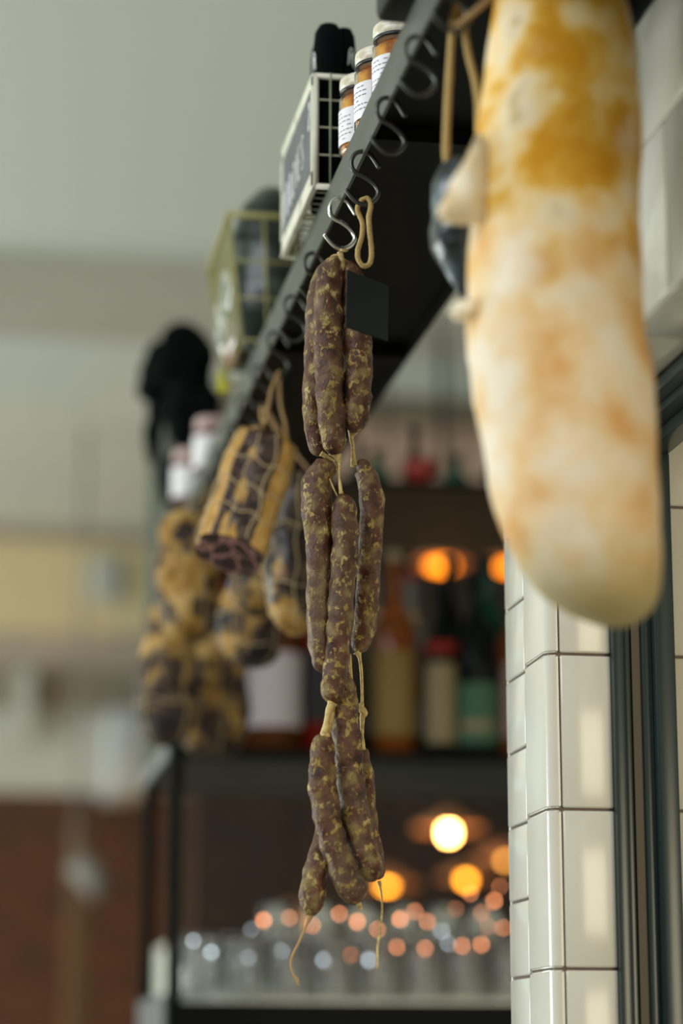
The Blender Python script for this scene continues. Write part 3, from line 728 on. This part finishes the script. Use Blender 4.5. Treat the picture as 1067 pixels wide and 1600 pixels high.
# ================================================================== on the shelf: jars
ZT = SHZ
def jar(X, Y, lab_, R=.027, H=.088, far=False, grp='amber preserve jars on the shelf edge'):
    j = thing('preserve_jar', (X, Y, ZT), lab_, 'jar', grp); c = (X, Y, ZT)
    bm = NB(); lathe(bm, [(0, .002), (R-.004, .002), (R-.002, .006), (R-.002, H*.70), (R-.006, H*.765), (0, H*.765)], c, 32); part('preserve', bm, M['preserve'], j, 'amber fruit preserve')
    bm = NB(); lathe(bm, [(R-.003, 0), (R, .004), (R, H*.72), (R-.004, H*.78), (R-.004, H*.86), (R-.0045, H*.86), (R-.0048, H*.78), (R-.001, H*.72), (R-.001, .005), (R-.003, 0)], c, 32); part('jar_glass', bm, M['jar_glass'], j)
    bm = NB(); lathe(bm, [(R-.0035, H*.795), (R-.0012, H*.80), (R-.0012, H*.835), (R-.0035, H*.84)], c, 32); part('lid_seal', bm, M['lid_band'], j, 'dark seal ring')
    bm = NB(); lathe(bm, [(0, H*.83), (R-.003, H*.83), (R-.001, H*.845), (R-.0015, H*.87), (R-.0005, H*.885), (R-.0015, H*.90), (R-.0005, H*.915), (R-.001, H*.97), (R-.004, H), (0, H*.995)], c, 32); part('lid', bm, M['lid'], j, 'cream screw lid')
    bm = NB(); a0 = radians(172); a1 = radians(240)
    lathe(bm, [(R+.0003, H*.12), (R+.0004, H*.56)], c, 16, a0, a1); lb = part('paper_label', bm, M['paper'], j, 'white paper label')
    bm = NB()
    for r_ in range(7):
        z = H*(.50-.055*r_); a = a0+.12
        while a < a1-.18:
            L_ = random.uniform(.08, .22)
            if r_ in (1, 2, 4, 5) or random.random() < .3: lathe(bm, [(R+.0006, z), (R+.0006, z+.0011)], c, 4, a, min(a+L_, a1-.1))
            a += L_+.06
    part('printed_line', bm, M['ink'], lb)
    return j
def jy(px_, py_):
    r = ray(px_, py_); k = (ZT+.088-CH)/r.z; return r.y*k
JL = [(530, 127, 'amber jar farthest from the camera, beside the wire basket'), (554, 86, 'middle amber jar of the three with cream lids'), (582, 44, 'amber jar nearest the camera, under the black tin')]
for x_, y_, l_ in JL:
    Y = jy(x_+40, y_-2); X = at(x_, y_+40, Y).x+.027
    jar(X, Y, l_)
# black tin overhanging the shelf edge
p = at_z(588, 38, ZT)
bm = NB(); t0 = thing('black_tin', (p.x+.06, p.y+.05, ZT), 'black tin box with a brass plate at the top edge of the picture', 'tin')
yt = at(640, 38, 2.0).y
r = ray(620, 40); yt = r.y*((ZT-CH)/r.z); x0 = at(586, 20, yt).x
box(bm, (x0, yt-.09, ZT), (x0+.11, yt, ZT+.11), .008, seg=3); part('tin_body', bm, M['tin'], t0, smooth='auto')
bm = NB(); box(bm, (x0+.008, yt-.0925, ZT+.003), (x0+.036, yt-.0895, ZT+.013), .002); part('brass_plate', bm, M['brass'], t0, 'dull brass plate')

# ================================================================== cream wire basket with chalkboard sign
fb = at_z(488, 291, ZT+.003); X0 = fb.x; Y0 = fb.y
zt_ = at(488, 118, Y0).z
bbk = at_z(438, 400, ZT+.003); Y1 = bbk.y
X1 = X0+.115
bk = thing('wire_basket', ((X0+X1)/2, (Y0+Y1)/2, ZT), 'chipped cream wire basket with a chalkboard sign, overhanging the shelf edge', 'basket')
bm = NB(); R_ = .0034
zb_ = ZT+R_
def rod(bm, a, b, r=R_, n=8): sweep(bm, [a, b], r, n=n)
for (x, y) in ((X0+R_, Y0), (X1, Y0), (X0+R_, Y1), (X1, Y1)): rod(bm, (x, y, zb_), (x, y, zt_))
for z in (zb_, zt_):
    rod(bm, (X0+R_, Y0, z), (X1, Y0, z)); rod(bm, (X0+R_, Y1, z), (X1, Y1, z)); rod(bm, (X0+R_, Y0, z), (X0+R_, Y1, z)); rod(bm, (X1, Y0, z), (X1, Y1, z))
part('basket_frame', bm, M['cream_metal'], bk)
bm = NB(); rw = .0009
H_ = zt_-zb_
for i in range(1, 6):
    x = X0+(X1-X0)*i/6
    rod(bm, (x, Y0-.003, zb_), (x, Y0-.003, zt_+.003), rw, 6); rod(bm, (x, Y1, zb_), (x, Y1, zt_), rw, 6)
    rod(bm, (x, Y0-.003, zb_-.001), (x, Y1, zb_-.001), rw, 6)
for i in range(1, 4):
    z = zt_-H_*i/4+.004
    rod(bm, (X0+R_, Y0-.001, z), (X1, Y0-.001, z), rw, 6); rod(bm, (X0+R_, Y1, z), (X1, Y1, z), rw, 6)
    rod(bm, (X1, Y0, z), (X1, Y1, z), rw, 6)
for i in range(1, 13):
    y = Y0+(Y1-Y0)*i/13
    rod(bm, (X0+R_, y, zb_), (X1, y, zb_), rw, 6); rod(bm, (X1, y, zb_), (X1, y, zt_), rw, 6)
part('basket_wire', bm, M['cream_wire'], bk)
bm = NB(); box(bm, (X0-.001, Y0-.001, zb_-.003), (X0+.002, Y1+.001, zb_+.017), .0006); box(bm, (X0-.001, Y0-.001, zt_-.012), (X0+.002, Y1+.001, zt_+.003), .0006)
box(bm, (X0-.001, Y0-.001, zb_), (X0+.002, Y0+.007, zt_), .0006); box(bm, (X0-.001, Y1-.008, zb_), (X0+.002, Y1+.001, zt_), .0006)
sg = part('sign_frame', bm, M['cream_metal'], bk, smooth=False)
bm = NB(); box(bm, (X0, Y0+.006, zb_+.015), (X0+.0015, Y1-.007, zt_-.010)); sb = part('chalkboard', bm, M['slate'], bk, 'grey chalkboard panel', smooth=False)
# chalk lettering, read from the far end to the near end: KOOZIES 2
GL = {'K': [[(0, 0), (0, 1)], [(.6, 1), (0, .45), (.6, 0)]], 'O': [[(.3+.3*cos(a), .5+.5*sin(a)) for a in [2*pi*i/12 for i in range(13)]]],
      'Z': [[(0, .95), (.6, 1), (0, 0), (.65, .05)]], 'I': [[(.1, 0), (.1, 1)]], 'E': [[(.55, 1), (0, .95), (0, 0), (.55, .05)], [(0, .5), (.45, .52)]],
      'S': [[(.6, .9), (.35, 1), (.05, .8), (.3, .5), (.55, .25), (.3, 0), (0, .1)]], '2': [[(.05, .8), (.3, 1), (.55, .75), (0, 0), (.6, .05)]]}
bm = NB(); LH = .040; LW = .0165; wy = Y1-.018; bz_ = zb_+.030
for q, ch in enumerate('KOOZIES'):
    wd = .3 if ch == 'I' else .65
    for st in GL[ch]: sweep(bm, [(X0-.0004, wy-x*LW*1.35, bz_+z*LH+q*.0025) for x, z in st], .0008, n=5)
    wy -= (wd+.36)*LW*1.52

part('chalk_lettering', bm, M['chalk'], sb)
bm = NB(); sweep(bm, [(X0-.0004, Y0+.026-x*LW*1.0, zt_-.055+z*.032) for x, z in GL['2'][0]], .0008, n=5); part('chalk_number', bm, M['chalk'], sb)
# black drink sleeves standing in the basket
SL = [(513, 36, Y0+.028, 25, 'black rounded drink sleeve at the left front of the cream basket'), (537, 42, Y0+.036, 20, 'black drink sleeve with white outline mark, right of its twin in the cream basket'), (505, 62, Y0+.085, 21, 'black drink sleeve hidden at the back of the cream basket')]
for i, (x_, y_, Y, r_, l_) in enumerate(SL):
    tp = at(x_, y_, Y); R1 = r_*Y/FPX; h = tp.z-ZT-.008
    s = thing('drink_sleeve', (tp.x, Y, ZT+.006), l_, 'drink sleeve', 'black drink sleeves in the cream basket')
    bm = NB(); lathe(bm, [(0, 0), (R1*1.0, 0), (R1*1.03, h*.3), (R1*1.0, h*.72), (R1*1.02, h*.86), (R1*.92, h*.945), (R1*.66, h*.985), (0, h)], (tp.x, Y, ZT+.006), 32, sy=1.15)
    part('foam_body', bm, M['foam'], s)
    if i < 2:
        bm = NB(); z = at(545 if i else 487, 92, Y).z
        a0 = radians(-62 if i else 186)
        P = [(a0+.25*cos(a), z-.004+.011*sin(a)) for a in [pi*.0+pi*k/10 for k in range(11)]]
        sweep(bm, [(tp.x+R1*1.02*cos(a), Y+1.15*R1*1.02*sin(a), zz) for a, zz in [(a0+.3, z-.016)]+P+[(a0-.3, z-.014)]], .0006, n=5)
        sweep(bm, [(tp.x+R1*1.02*cos(a), Y+1.15*R1*1.02*sin(a), zz) for a, zz in [(a0+.13, z-.014), (a0+.1, z), (a0-.05, z+.001), (a0-.12, z-.012)]], .0005, n=5)
        part('printed_mark', bm, M['white_print'], s, 'white printed outline mark')

# ================================================================== olive basket with wrapped packets
f2 = at_z(384, 527, ZT+.003); Yb0 = f2.y; Xb0 = at(356, 500, Yb0).x; zt2 = at(370, 335, Yb0).z
Yb1 = Yb0+.25; Xb1 = Xb0+.14
ob = thing('wire_basket', ((Xb0+Xb1)/2, (Yb0+Yb1)/2, ZT), 'olive wire basket filled with dark green cellophane, behind the cream basket', 'basket')
bm = NB()
c0 = [(Xb0, Yb0), (Xb1, Yb0), (Xb1, Yb1), (Xb0, Yb1)]; c1 = [(Xb0+.022, Yb0+.012), (Xb1-.02, Yb0+.012), (Xb1-.02, Yb1-.02), (Xb0+.022, Yb1-.03)]
def lerp2(a, b, t): return (a[0]+(b[0]-a[0])*t, a[1]+(b[1]-a[1])*t)
for i in range(4):
    rod(bm, (*c0[i], zt2), (*c0[(i+1) % 4], zt2), .0042)
    box(bm, (0, 0, 0), (.0001, .0001, .0001)) if False else None
part('basket_rim', bm, M['olive_metal'], ob)
bm = NB()
for i in range(4):
    for lv in (0, .33, .62):
        a = lerp2(c1[i], c0[i], lv); b = lerp2(c1[(i+1) % 4], c0[(i+1) % 4], lv); z = ZT+.003+(zt2-ZT)*lv
        rod(bm, (*a, z), (*b, z), .0014, 6)
    nn = 3 if i % 2 == 0 else 12
    for k in range(nn+1):
        a = lerp2(c1[i], c1[(i+1) % 4], k/nn); b = lerp2(c0[i], c0[(i+1) % 4], k/nn)
        rod(bm, (*a, ZT+.003), (*b, zt2), .0016 if i % 2 == 0 else .0011, 6)
part('basket_wire', bm, M['olive_metal'], ob)
def lump(c, r, m, seed, name, label, cat, grp=None, amp=.2, fs=12, sub=4):
    bm = NB(); bmesh.ops.create_icosphere(bm, subdivisions=sub, radius=1)
    for v in bm.verts:
        d = v.co.normalized(); q = Vector((d.x*r[0], d.y*r[1], d.z*r[2]))
        f = 1+amp*noise.noise(q*fs+Vector((seed*5.1, 0, 0)))*1.5+amp*.45*noise.noise(q*fs*3+Vector((0, seed*2.3, 0)))
        v.co = Vector(c)+q*f
    return solo(name, bm, m, label, cat, grp)
cx = (Xb0+Xb1)/2+.005
ztop = at(405, 285, Yb0+.07).z
lump((Xb0+.062, Yb0+.090, (ztop+ZT)/2+.002), (.052, .056, (ztop-ZT)/2+.002), M['green_wrap'], 1, 'wrapped_bundle', 'tall dark green cellophane bundle peaking above the olive basket', 'bundle', 'wrapped bundles in the olive basket', amp=.12)
lump((Xb0+.058, Yb0+.190, (zt2+ZT)/2+.004), (.050, .040, (zt2-ZT)/2+.004), M['clear_wrap'], 3, 'wrapped_bundle', 'shiny pale green cellophane packet at the back of the olive basket', 'bundle', 'wrapped bundles in the olive basket')
lump((Xb0+.018, Yb0+.125, ZT+.100), (.018, .075, .046), M['clear_wrap'], 6, 'clear_packet', 'bright shiny clear packet against the left side of the olive basket', 'packet', 'packets in the olive basket')
lump((Xb0+.026, Yb0+.140, ZT+.042), (.016, .07, .036), M['pink_wrap'], 8, 'pink_packet', 'dusty pink packet low against the left side of the olive basket', 'packet', 'packets in the olive basket')
# ---- farther along the shelf
Yq = 3.3
bm = NB(); p = at(340, 617, Yq); q = at(356, 646, Yq)
box(bm, (p.x, Yq, ZT), (q.x+.001, Yq+.006, p.z if p.z > ZT+.01 else ZT+.03), .001); solo('yellow_tag', bm, M['yellow'], 'small bright yellow tag on the shelf behind the olive basket', 'tag', smooth=False)
m_rj = mat('dark_red_preserve', (.12, .02, .012), .3, coat=.6)
for i, (x_, y_, l_, w_) in enumerate([(334, 655, 'blurred pink-lidded jar with white label, nearest the yellow tag', .030), (300, 705, 'blurred white-labelled jar farther along, before the black bundle', .034)]):
    r = ray(x_, y_); Y = r.y*((ZT+.088-CH)/r.z); X = at(x_-22, y_+30, Y).x+w_-.01
    j = thing('white_jar', (X, Y, ZT), l_, 'jar', 'blurred white-labelled jars on the shelf'); c = (X, Y, ZT)
    bm = NB(); lathe(bm, [(0, 0), (w_, 0), (w_, .062), (w_-.004, .068), (0, .068)], c, 28); part('jar_body', bm, m_rj, j)
    bm = NB(); lathe(bm, [(0, .068), (w_-.002, .068), (w_-.002, .083), (w_-.004, .087), (0, .087)], c, 28); part('lid', bm, mat('pink_lid', (.50, .36, .33), .5), j, 'dusty pink lid')
    bm = NB(); lathe(bm, [(w_+.0004, .004), (w_+.0004, .056)], c, 16, radians(150), radians(280)); part('paper_label', bm, M['paper'], j, 'white paper label')
for i, (x_, y_, Y, r_, l_) in enumerate([(290, 565, 4.07, (.054, .05, .060), 'topmost lump of black cloth at the far end of the shelf'), (246, 595, 4.30, (.034, .05, .066), 'left lump of black cloth hanging over the far shelf edge'),
        (300, 645, 4.07, (.056, .05, .060), 'middle lump of black cloth behind the yellow tag'), (240, 668, 4.30, (.018, .03, .06), 'lower tapering lump of black cloth beside the rack post'), (292, 745, 4.09, (.044, .05, .060), 'lowest lump of black cloth resting on the far shelf end')]):
    lump(at(x_, y_, Y), r_, M['black_cloth'], i+20, 'cloth_bundle', l_, 'cloth', 'black cloth bundles at the far shelf end', amp=.24, fs=24)

# ================================================================== the bottle rack
zm1 = at(530, 1172, YR).z; zm0 = at(530, 1190, YR).z
zu1 = at(680, 752, YR).z; zu0 = at(680, 763, YR).z
zl1 = at(530, 1566, YR).z; zl0 = zl1-.06
RXR = 1.45; PW = .024
rk = thing('bottle_rack', (.9, YR, zl0-.0), 'black steel rack holding liquor bottles above and drinking glasses below', 'rack')
for x in (RX, RXR-PW):
    for y in (YR, YRB-PW):
        bm = NB(); box(bm, (x, y, 0), (x+PW, y+PW, SHZ+.02 if y > YR else SHZ+.02), .002)
        part('post', bm, M['black'], rk, smooth=False)
for (a, b, nm) in ((zm0, zm1, 'shelf'), (zu0, zu1, 'shelf'), (zl0, zl1, 'shelf')):
    bm = NB(); box(bm, (RX+.0005, YR+.0005, a), (RXR-.0005, YRB-.0005, b), .003)
    part('shelf', bm, M['black'], rk, smooth=False)
bm = NB(); box(bm, (RX-.002, YR+PW+.002, zm1-.005), (RX+.002, YRB-.004, SHZ+.30)); part('side_panel', bm, M['dark_side'], rk, 'olive grey side panel', smooth=False)
for (z1_, z0_) in ((zm1, zm0), (zl1, zl0)):  # pale plates stand in for daylight caught on the shelf side edges
    bm = NB(); box(bm, (RX-.004, YR+.03, z0_+.004), (RX+.001, YRB-.03, z1_+.012), .001); part('edge_highlight', bm, M['shelf_glint'], rk, 'pale plate painting the daylight highlight on the shelf edge', smooth=False)
bm = NB(); box(bm, (RX+PW, YRB-.012, zu1-.30+.02), (RXR-PW, YRB-.004, zu1-.02)); part('back_panel', bm, M['black'], rk, smooth=False) if False else bm.free()

def gl(name, c, rough=.08, trans=.55): return mat(name, c, rough, trans=trans, ior=1.3, coat=.12 if trans else .03, spec=.15)
G = {'amber': gl('amber_spirit', (.30, .085, .012)), 'dark': gl('dark_bottle', (.004, .006, .005), rough=.2, trans=0), 'green': gl('green_bottle', (.012, .07, .045), trans=.3), 'clear': gl('pale_bottle', (.32, .33, .30), trans=.4), 'red': gl('red_spirit', (.16, .012, .008), trans=.3), 'brown': gl('brown_spirit', (.09, .03, .008), trans=.2)}
LB = {k: mat('label_'+k, c, .8) for k, c in {'white': (.42, .38, .40), 'ochre': (.17, .11, .026), 'cream': (.22, .175, .095), 'green': (.045, .11, .065), 'black': (.01, .01, .012), 'pink': (.28, .17, .15), 'red': (.22, .008, .005)}.items()}
def bottle(px_, Y, zbase, w, h, gk, lk, l0, l1, label, cap='dark', neck=.32, grp='liquor bottles on the middle rack shelf', shape='round', lw=90):
    X = at(px_, 1100, Y).x; c = (X, Y, zbase); r = w/2
    b = thing('liquor_bottle', c, label, 'bottle', grp)
    bm = NB(); s = h*(1-neck)
    pr = [(0, .004), (r*.85, 0), (r, .006), (r, s*.88), (r*.93, s*.95), (r*.5, s*1.06), (r*.32, s*1.16), (r*.30, h*.93), (r*.36, h*.935), (r*.36, h*.95), (0, h*.95)]
    lathe(bm, pr, c, 28); part('bottle_glass', bm, G[gk], b)
    bm = NB(); lathe(bm, [(0, h*.95), (r*.36, h*.95), (r*.38, h*.955), (r*.38, h), (0, h)] if neck > .2 else [(0, h*.95), (r*.5, h*.95), (r*.5, h), (0, h)], c, 20); part('cap', bm, {'dark': M['tin'], 'cream': LB['cream'], 'red': LB['red'], 'pink': LB['pink']}[cap], b)
    if lk:
        bm = NB(); lathe(bm, [(r+.0006, h*l0), (r+.0006, h*l1)], c, 20, radians(270-lw), radians(270+lw)); part('bottle_label', bm, LB[lk], b)
    return b, c, r
MB_ = zm1
def bh(py_top, Y): return at(600, py_top, Y).z-MB_
Yf = YR+.07; Yk = YR+.20
bottle(425, Yf, MB_, .105, bh(880, Yf), 'brown', 'white', .12, .50, 'dark brown bottle with a broad white label, behind the hanging meats')
bottle(350, Yf, MB_, .085, bh(900, Yf), 'red', 'cream', .15, .45, 'red-brown bottle at the left of the row, behind the blurred meats')
bottle(505, Yf, MB_, .080, bh(870, Yf), 'red', 'black', .15, .50, 'dark red bottle hidden behind the sausage string')
b, c, r = bottle(616, Yf, MB_, .075, bh(862, Yf), 'amber', 'ochre', .09, .50, 'amber bottle with a tall ochre label, just right of the sausages', cap='cream')
b, c, r = bottle(688, Yf, MB_, .056, bh(905, Yf), 'dark', 'cream', .07, .52, 'slim dark bottle with a narrow cream label and red shoulder', cap='dark')
bm = NB(); lathe(bm, [(r*1.01, c[2]*0+.185), (r*1.01, .205)], c, 24); part('red_band', bm, LB['red'], b, 'red band above the label')
b, c, r = bottle(746, Yf, MB_, .076, bh(885, Yf), 'dark', 'green', .06, .38, 'black bottle with a green label beside the tiled pier')
bm = NB(); lathe(bm, [(r+.0012, .045), (r+.0012, .062)], c, 20, radians(210), radians(300)); part('label_stripe', bm, LB['cream'], b, 'pale stripe across the green label')
bottle(812, Yf, MB_, .074, bh(890, Yf), 'amber', 'pink', .1, .5, 'amber bottle almost hidden by the tiled pier')
# back row, standing on a riser so their shoulders show
bm = NB(); box(bm, (RX+.1, Yk-.05, MB_), (RXR-.05, Yk+.075, MB_+.05), .003); solo('bottle_riser', bm, M['tin'], 'black riser step under the back row of bottles', 'riser', smooth=False)
for px_, wd, pt, gk, lk, l0, l1, cp, lb_ in ((385, .07, 880, 'dark', None, 0, 0, 'red', 'dark bottle in the back row behind the white-labelled one'), (465, .07, 900, 'green', 'black', .1, .4, 'dark', 'dark green bottle in the back row left of the sausages'),
        (580, .07, 880, 'clear', 'cream', .1, .45, 'dark', 'pale bottle in the back row behind the sausages'), (642, .060, 895, 'clear', 'pink', .2, .52, 'red', 'clear bottle with pinkish label between the amber and slim bottles'),
        (703, .060, 870, 'dark', 'red', .3, .42, 'dark', 'dark bottle with a red label in the back row, above the slim one'), (766, .068, 868, 'green', 'pink', .36, .52, 'dark', 'green bottle with a pinkish label rising behind the green-labelled one'), (836, .07, 880, 'dark', 'white', .3, .5, 'red', 'dark back-row bottle with white label at the pier edge')):
    bottle(px_, Yk, MB_+.05, wd, bh(pt, Yk)-.05, gk, lk, l0, l1, lb_, cap=cp, grp='back row of liquor bottles')
# bottles on top of the rack
TB = zu1
for px_, Y, wd, top_, gk, cp, lb_ in ((648, YR+.10, .045, 668, 'dark', 'dark', 'dark slim bottle tallest on top of the rack'), (588, YR+.10, .050, 705, 'green', 'dark', 'short dark green bottle on top of the rack by the sausages'),
        (562, YR+.18, .045, 690, 'dark', 'dark', 'dark bottle on top of the rack half behind the sausages'), (712, YR+.15, .055, 712, 'green', 'dark', 'olive bottle on top of the rack near the big salami'), (780, YR+.12, .06, 690, 'dark', 'dark', 'dark bottle on top of the rack behind the big salami')):
    X = at(px_, 740, Y).x; h = at(px_, top_, Y).z-TB; c = (X, Y, TB)
    b = thing('liquor_bottle', c, lb_, 'bottle', 'bottles on top of the rack')
    bm = NB(); r = wd/2; lathe(bm, [(0, 0), (r*.9, 0), (r, .004), (r, h*.45), (r*.5, h*.6), (r*.34, h*.68), (r*.34, h*.9), (0, h*.9)], c, 20); part('bottle_glass', bm, G[gk], b)
    bm = NB(); lathe(bm, [(0, h*.9), (r*.42, h*.9), (r*.42, h), (0, h)], c, 16); part('cap', bm, M['tin'], b)
# red bowl among them
c = (at(655, 740, YR+.06).x, YR+.06, TB)
bm = NB(); h = at(655, 722, YR+.06).z-TB; lathe(bm, [(0, 0), (.015, 0), (.028, h*.55), (.034, h*.98), (.032, h), (.025, h*.6), (.0, h*.2)], c, 28); solo('red_bowl', bm, mat('red_glaze', (.22, .02, .01), .5), 'small dark red bowl on top of the rack', 'bowl')

yk = YRB+1.3  # added pale block behind the glasses, to brighten what they refract
bm = NB(); a = at(275, 1466, yk); box(bm, (a.x, yk, 0), (a.x+3.2, yk+.5, a.z), .01)
solo('glass_reflector', bm, mat('pale_reflector', (.62, .64, .56), .5), 'added pale grey counter seen through the drinking glasses', 'reflector', smooth=False)
# ---- drinking glasses on the lowest shelf
glassm = mat('drinking_glass', (.97, .98, .96), .02, trans=.92, ior=1.30)
def tumbler_proto(R, H, t=.0022):
    bm = NB()
    lathe(bm, [(0, .0), (R*.82, 0), (R*.86, .003), (R, H-.001), (R-t*.5, H), (R-t, H-.001), (R*.86-t, .012), (R*.8-t, .010), (0, .010)], (0, 0, 0), 28)
    me = bpy.data.meshes.new('tumbler'); bm.to_mesh(me); bm.free(); me.materials.append(glassm); me.shade_smooth(); return me
def stem_proto(R, H):
    bm = NB(); t = .0016
    lathe(bm, [(0, .001), (R*.9, 0), (R*.9, .002), (R*.25, .006), (.004, .014), (.0035, H*.38), (.008, H*.44), (R*.7, H*.55), (R, H*.72), (R*.86, H), (R*.86-t, H), (R-t, H*.72), (R*.7-t, H*.56), (.006, H*.46), (0, H*.455)], (0, 0, 0), 28)
    me = bpy.data.meshes.new('wine_glass'); bm.to_mesh(me); bm.free(); me.materials.append(glassm); me.shade_smooth(); return me
mt = tumbler_proto(.036, .108, .003); mw = stem_proto(.036, .180); mt2 = tumbler_proto(.031, .140, .003)
bm = NB(); box(bm, (RX+.03, YR+.006, zl1), (RXR-.03, YRB-.03, zl1+.004), .001); solo('glass_brightener', bm, mat('brightener_steel', (.70, .72, .68), .3, metal=.3), 'added pale tray under the drinking glasses', 'brightener', smooth=False)  # added bright sheet throwing light up into the glasses
zl1 += .0042
rowsY = [YR+.05, YR+.128, YR+.206, YR+.284]
# front to back
for r_, Y in enumerate(rowsY):
    x = RX+.062+(.012 if r_ % 2 else 0); i = 0
    while x < 1.06:
        tall = r_ >= 2 and x > .56
        me = mw if tall and r_ == 3 else (mt2 if tall else mt)
        nm = 'wine_glass' if me is mw else 'drinking_glass'
        rown = ['front', 'second', 'third', 'back'][r_]
        o = bpy.data.objects.new(nm, me); COL.objects.link(o); o.location = (x+random.uniform(-.002, .002), Y, zl1); o.rotation_euler.z = random.uniform(0, 6)
        s = random.uniform(.97, 1.03); o.scale = (1, 1, s)
        tag(o, ('clear stemmed glass in the back row of the lowest rack shelf' if me is mw else 'clear glass tumbler in the %s row of the lowest rack shelf' % rown), 'glass', 'glasses in the %s row' % rown)
        x += .0775; i += 1

# ================================================================== pendant lamps beyond the bar
def pendant(px_, py_, Y, bw, bh_, shade_w, label, ecol, estr, light, lcol, shade_py=None):
    b0 = at(px_, py_, Y); pm = Y/cos(YAW)/FPX
    t = thing('pendant_lamp', (b0.x, b0.y, b0.z-bh_/2*pm), label, 'lamp', 'pendant lamps beyond the rack')
    bm = NB(); R1 = bw/2*pm; H1 = bh_*pm
    z0 = b0.z-H1/2
    lathe(bm, [(0, 0), (R1*.7, H1*.04), (R1, H1*.25), (R1, H1*.75), (R1*.6, H1*.97), (0, H1)], (b0.x, b0.y, z0), 20)
    part('bulb', bm, mat('lamp_bulb', ecol, .5, emit=ecol, estr=estr), t, 'glowing bulb')
    zs = z0+H1*.70
    R2 = shade_w/2*pm
    bm = NB(); lathe(bm, [(R2, 0), (R2*.97, .008), (R2*.55, R2*.30), (R1*1.1, R2*.5), (R1*.9, R2*.56), (R1*.8, R2*.55), (R1*1.0, R2*.46), (R2*.53, R2*.27), (R2*.94, 0), (R2, 0)], (b0.x, b0.y, zs), 32)
    part('lamp_shade', bm, mat('copper_shade', (.42, .20, .10), .5, metal=.3), t, 'shallow copper shade')
    bm = NB(); sweep(bm, [(b0.x, b0.y, zs+R2*.5), (b0.x, b0.y, ZC)], .006, n=6); part('cord', bm, M['black'], t)
    if light:
        l = bpy.data.lights.new('pendant_glow', 'POINT'); l.energy = light; l.color = lcol; l.shadow_soft_size = R1*.9
        lo = bpy.data.objects.new('pendant_glow', l); COL.objects.link(lo); lo.parent = t; lo.location = (0, 0, -.05)
    return t
WARM = (1, .52, .16)
pendant(701, 1301, 7.2, 18, 22, 110, 'brightest pendant lamp with a wide copper shade, beside the tiled pier', (1, .50, .13), 60, 1.5, WARM)
pendant(728, 1375, 7.9, 14, 12, 90, 'amber pendant lamp lower and just right of the brightest one', (1, .36, .02), 16, .8, WARM)
pendant(605, 1385, 7.7, 18, 8, 100, 'amber pendant lamp with copper shade beside the sausage tips', (1, .36, .02), 16, .8, WARM)
pendant(455, 1440, 7.8, 14, 10, 90, 'low amber pendant glowing behind the glasses under the sausages', (1, .36, .05), 8, .6, WARM)
pendant(790, 1345, 7.4, 10, 10, 100, 'copper shaded pendant half hidden by the tiled pier', (1, .45, .08), 8, .6, WARM)
pendant(690, 884, 7.0, 44, 14, 90, 'orange glowing pendant high behind the liquor bottles', (1, .26, .005), 5, .5, WARM)
pendant(797, 886, 7.0, 40, 14, 90, 'orange glowing pendant high at the pier edge', (1, .26, .005), 4, .4, WARM)
# added emissive beads standing in for glints reflected on the drinking glasses
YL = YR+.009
fl = thing('added_glint_string', (.75, YL, zl1+.10), 'added tiny bulbs standing in for glints on the drinking glasses', 'lights')
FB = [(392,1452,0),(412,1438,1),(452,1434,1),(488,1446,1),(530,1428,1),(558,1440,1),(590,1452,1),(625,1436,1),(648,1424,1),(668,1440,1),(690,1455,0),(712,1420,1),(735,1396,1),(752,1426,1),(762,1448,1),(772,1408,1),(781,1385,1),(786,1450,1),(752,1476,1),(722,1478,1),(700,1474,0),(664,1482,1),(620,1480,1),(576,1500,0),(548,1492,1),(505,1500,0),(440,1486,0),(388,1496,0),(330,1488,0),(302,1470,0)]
eo = mat('warm_glint', (1, .45, .2), .5, emit=(1, .33, .13), estr=13); ew = mat('pale_glint', (1, 1, 1), .5, emit=(.72, .85, .95), estr=7)
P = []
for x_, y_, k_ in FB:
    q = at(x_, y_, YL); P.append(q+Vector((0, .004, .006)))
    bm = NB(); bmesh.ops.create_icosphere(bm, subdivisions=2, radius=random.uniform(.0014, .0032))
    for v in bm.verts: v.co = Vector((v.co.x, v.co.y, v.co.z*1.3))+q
    part('glint_bulb', bm, eo if k_ else ew, fl)
bm = NB(); sweep(bm, P, .0009, n=5, k=4); part('glint_cable', bm, M['black'], fl)
# timber post and warm sconce area on the far left
p = at(102, 1600, 9.5); q = at(140, 1330, 9.5)
bm = NB(); box(bm, (p.x, 9.5, 0), (q.x, 9.6, at(120, 1295, 9.5).z), .01); solo('timber_post', bm, mat('warm_timber', (.12, .06, .02), .7), 'blurred upright timber post against the brick at the far left', 'post', smooth=False)
bm = NB(); a = at(118, 1345, 9.2); b = at(162, 1392, 9.2)
sweep(bm, [a, b], [.05, .06], n=12, k=2); sweep(bm, [a, Vector((a.x, a.y, ZC))], .008, n=6); solo('grey_spotlight', bm, mat('grey_plastic', (.20, .19, .17), .6), 'small tilted grey spotlight on a long stem in front of the far brick wall', 'spotlight')
l = bpy.data.lights.new('wall_washer', 'POINT'); l.energy = 16; l.color = (1, .50, .14); l.shadow_soft_size = .1
lo = bpy.data.objects.new('wall_washer', l); COL.objects.link(lo); lo.location = at(150, 1560, yend-1.0)
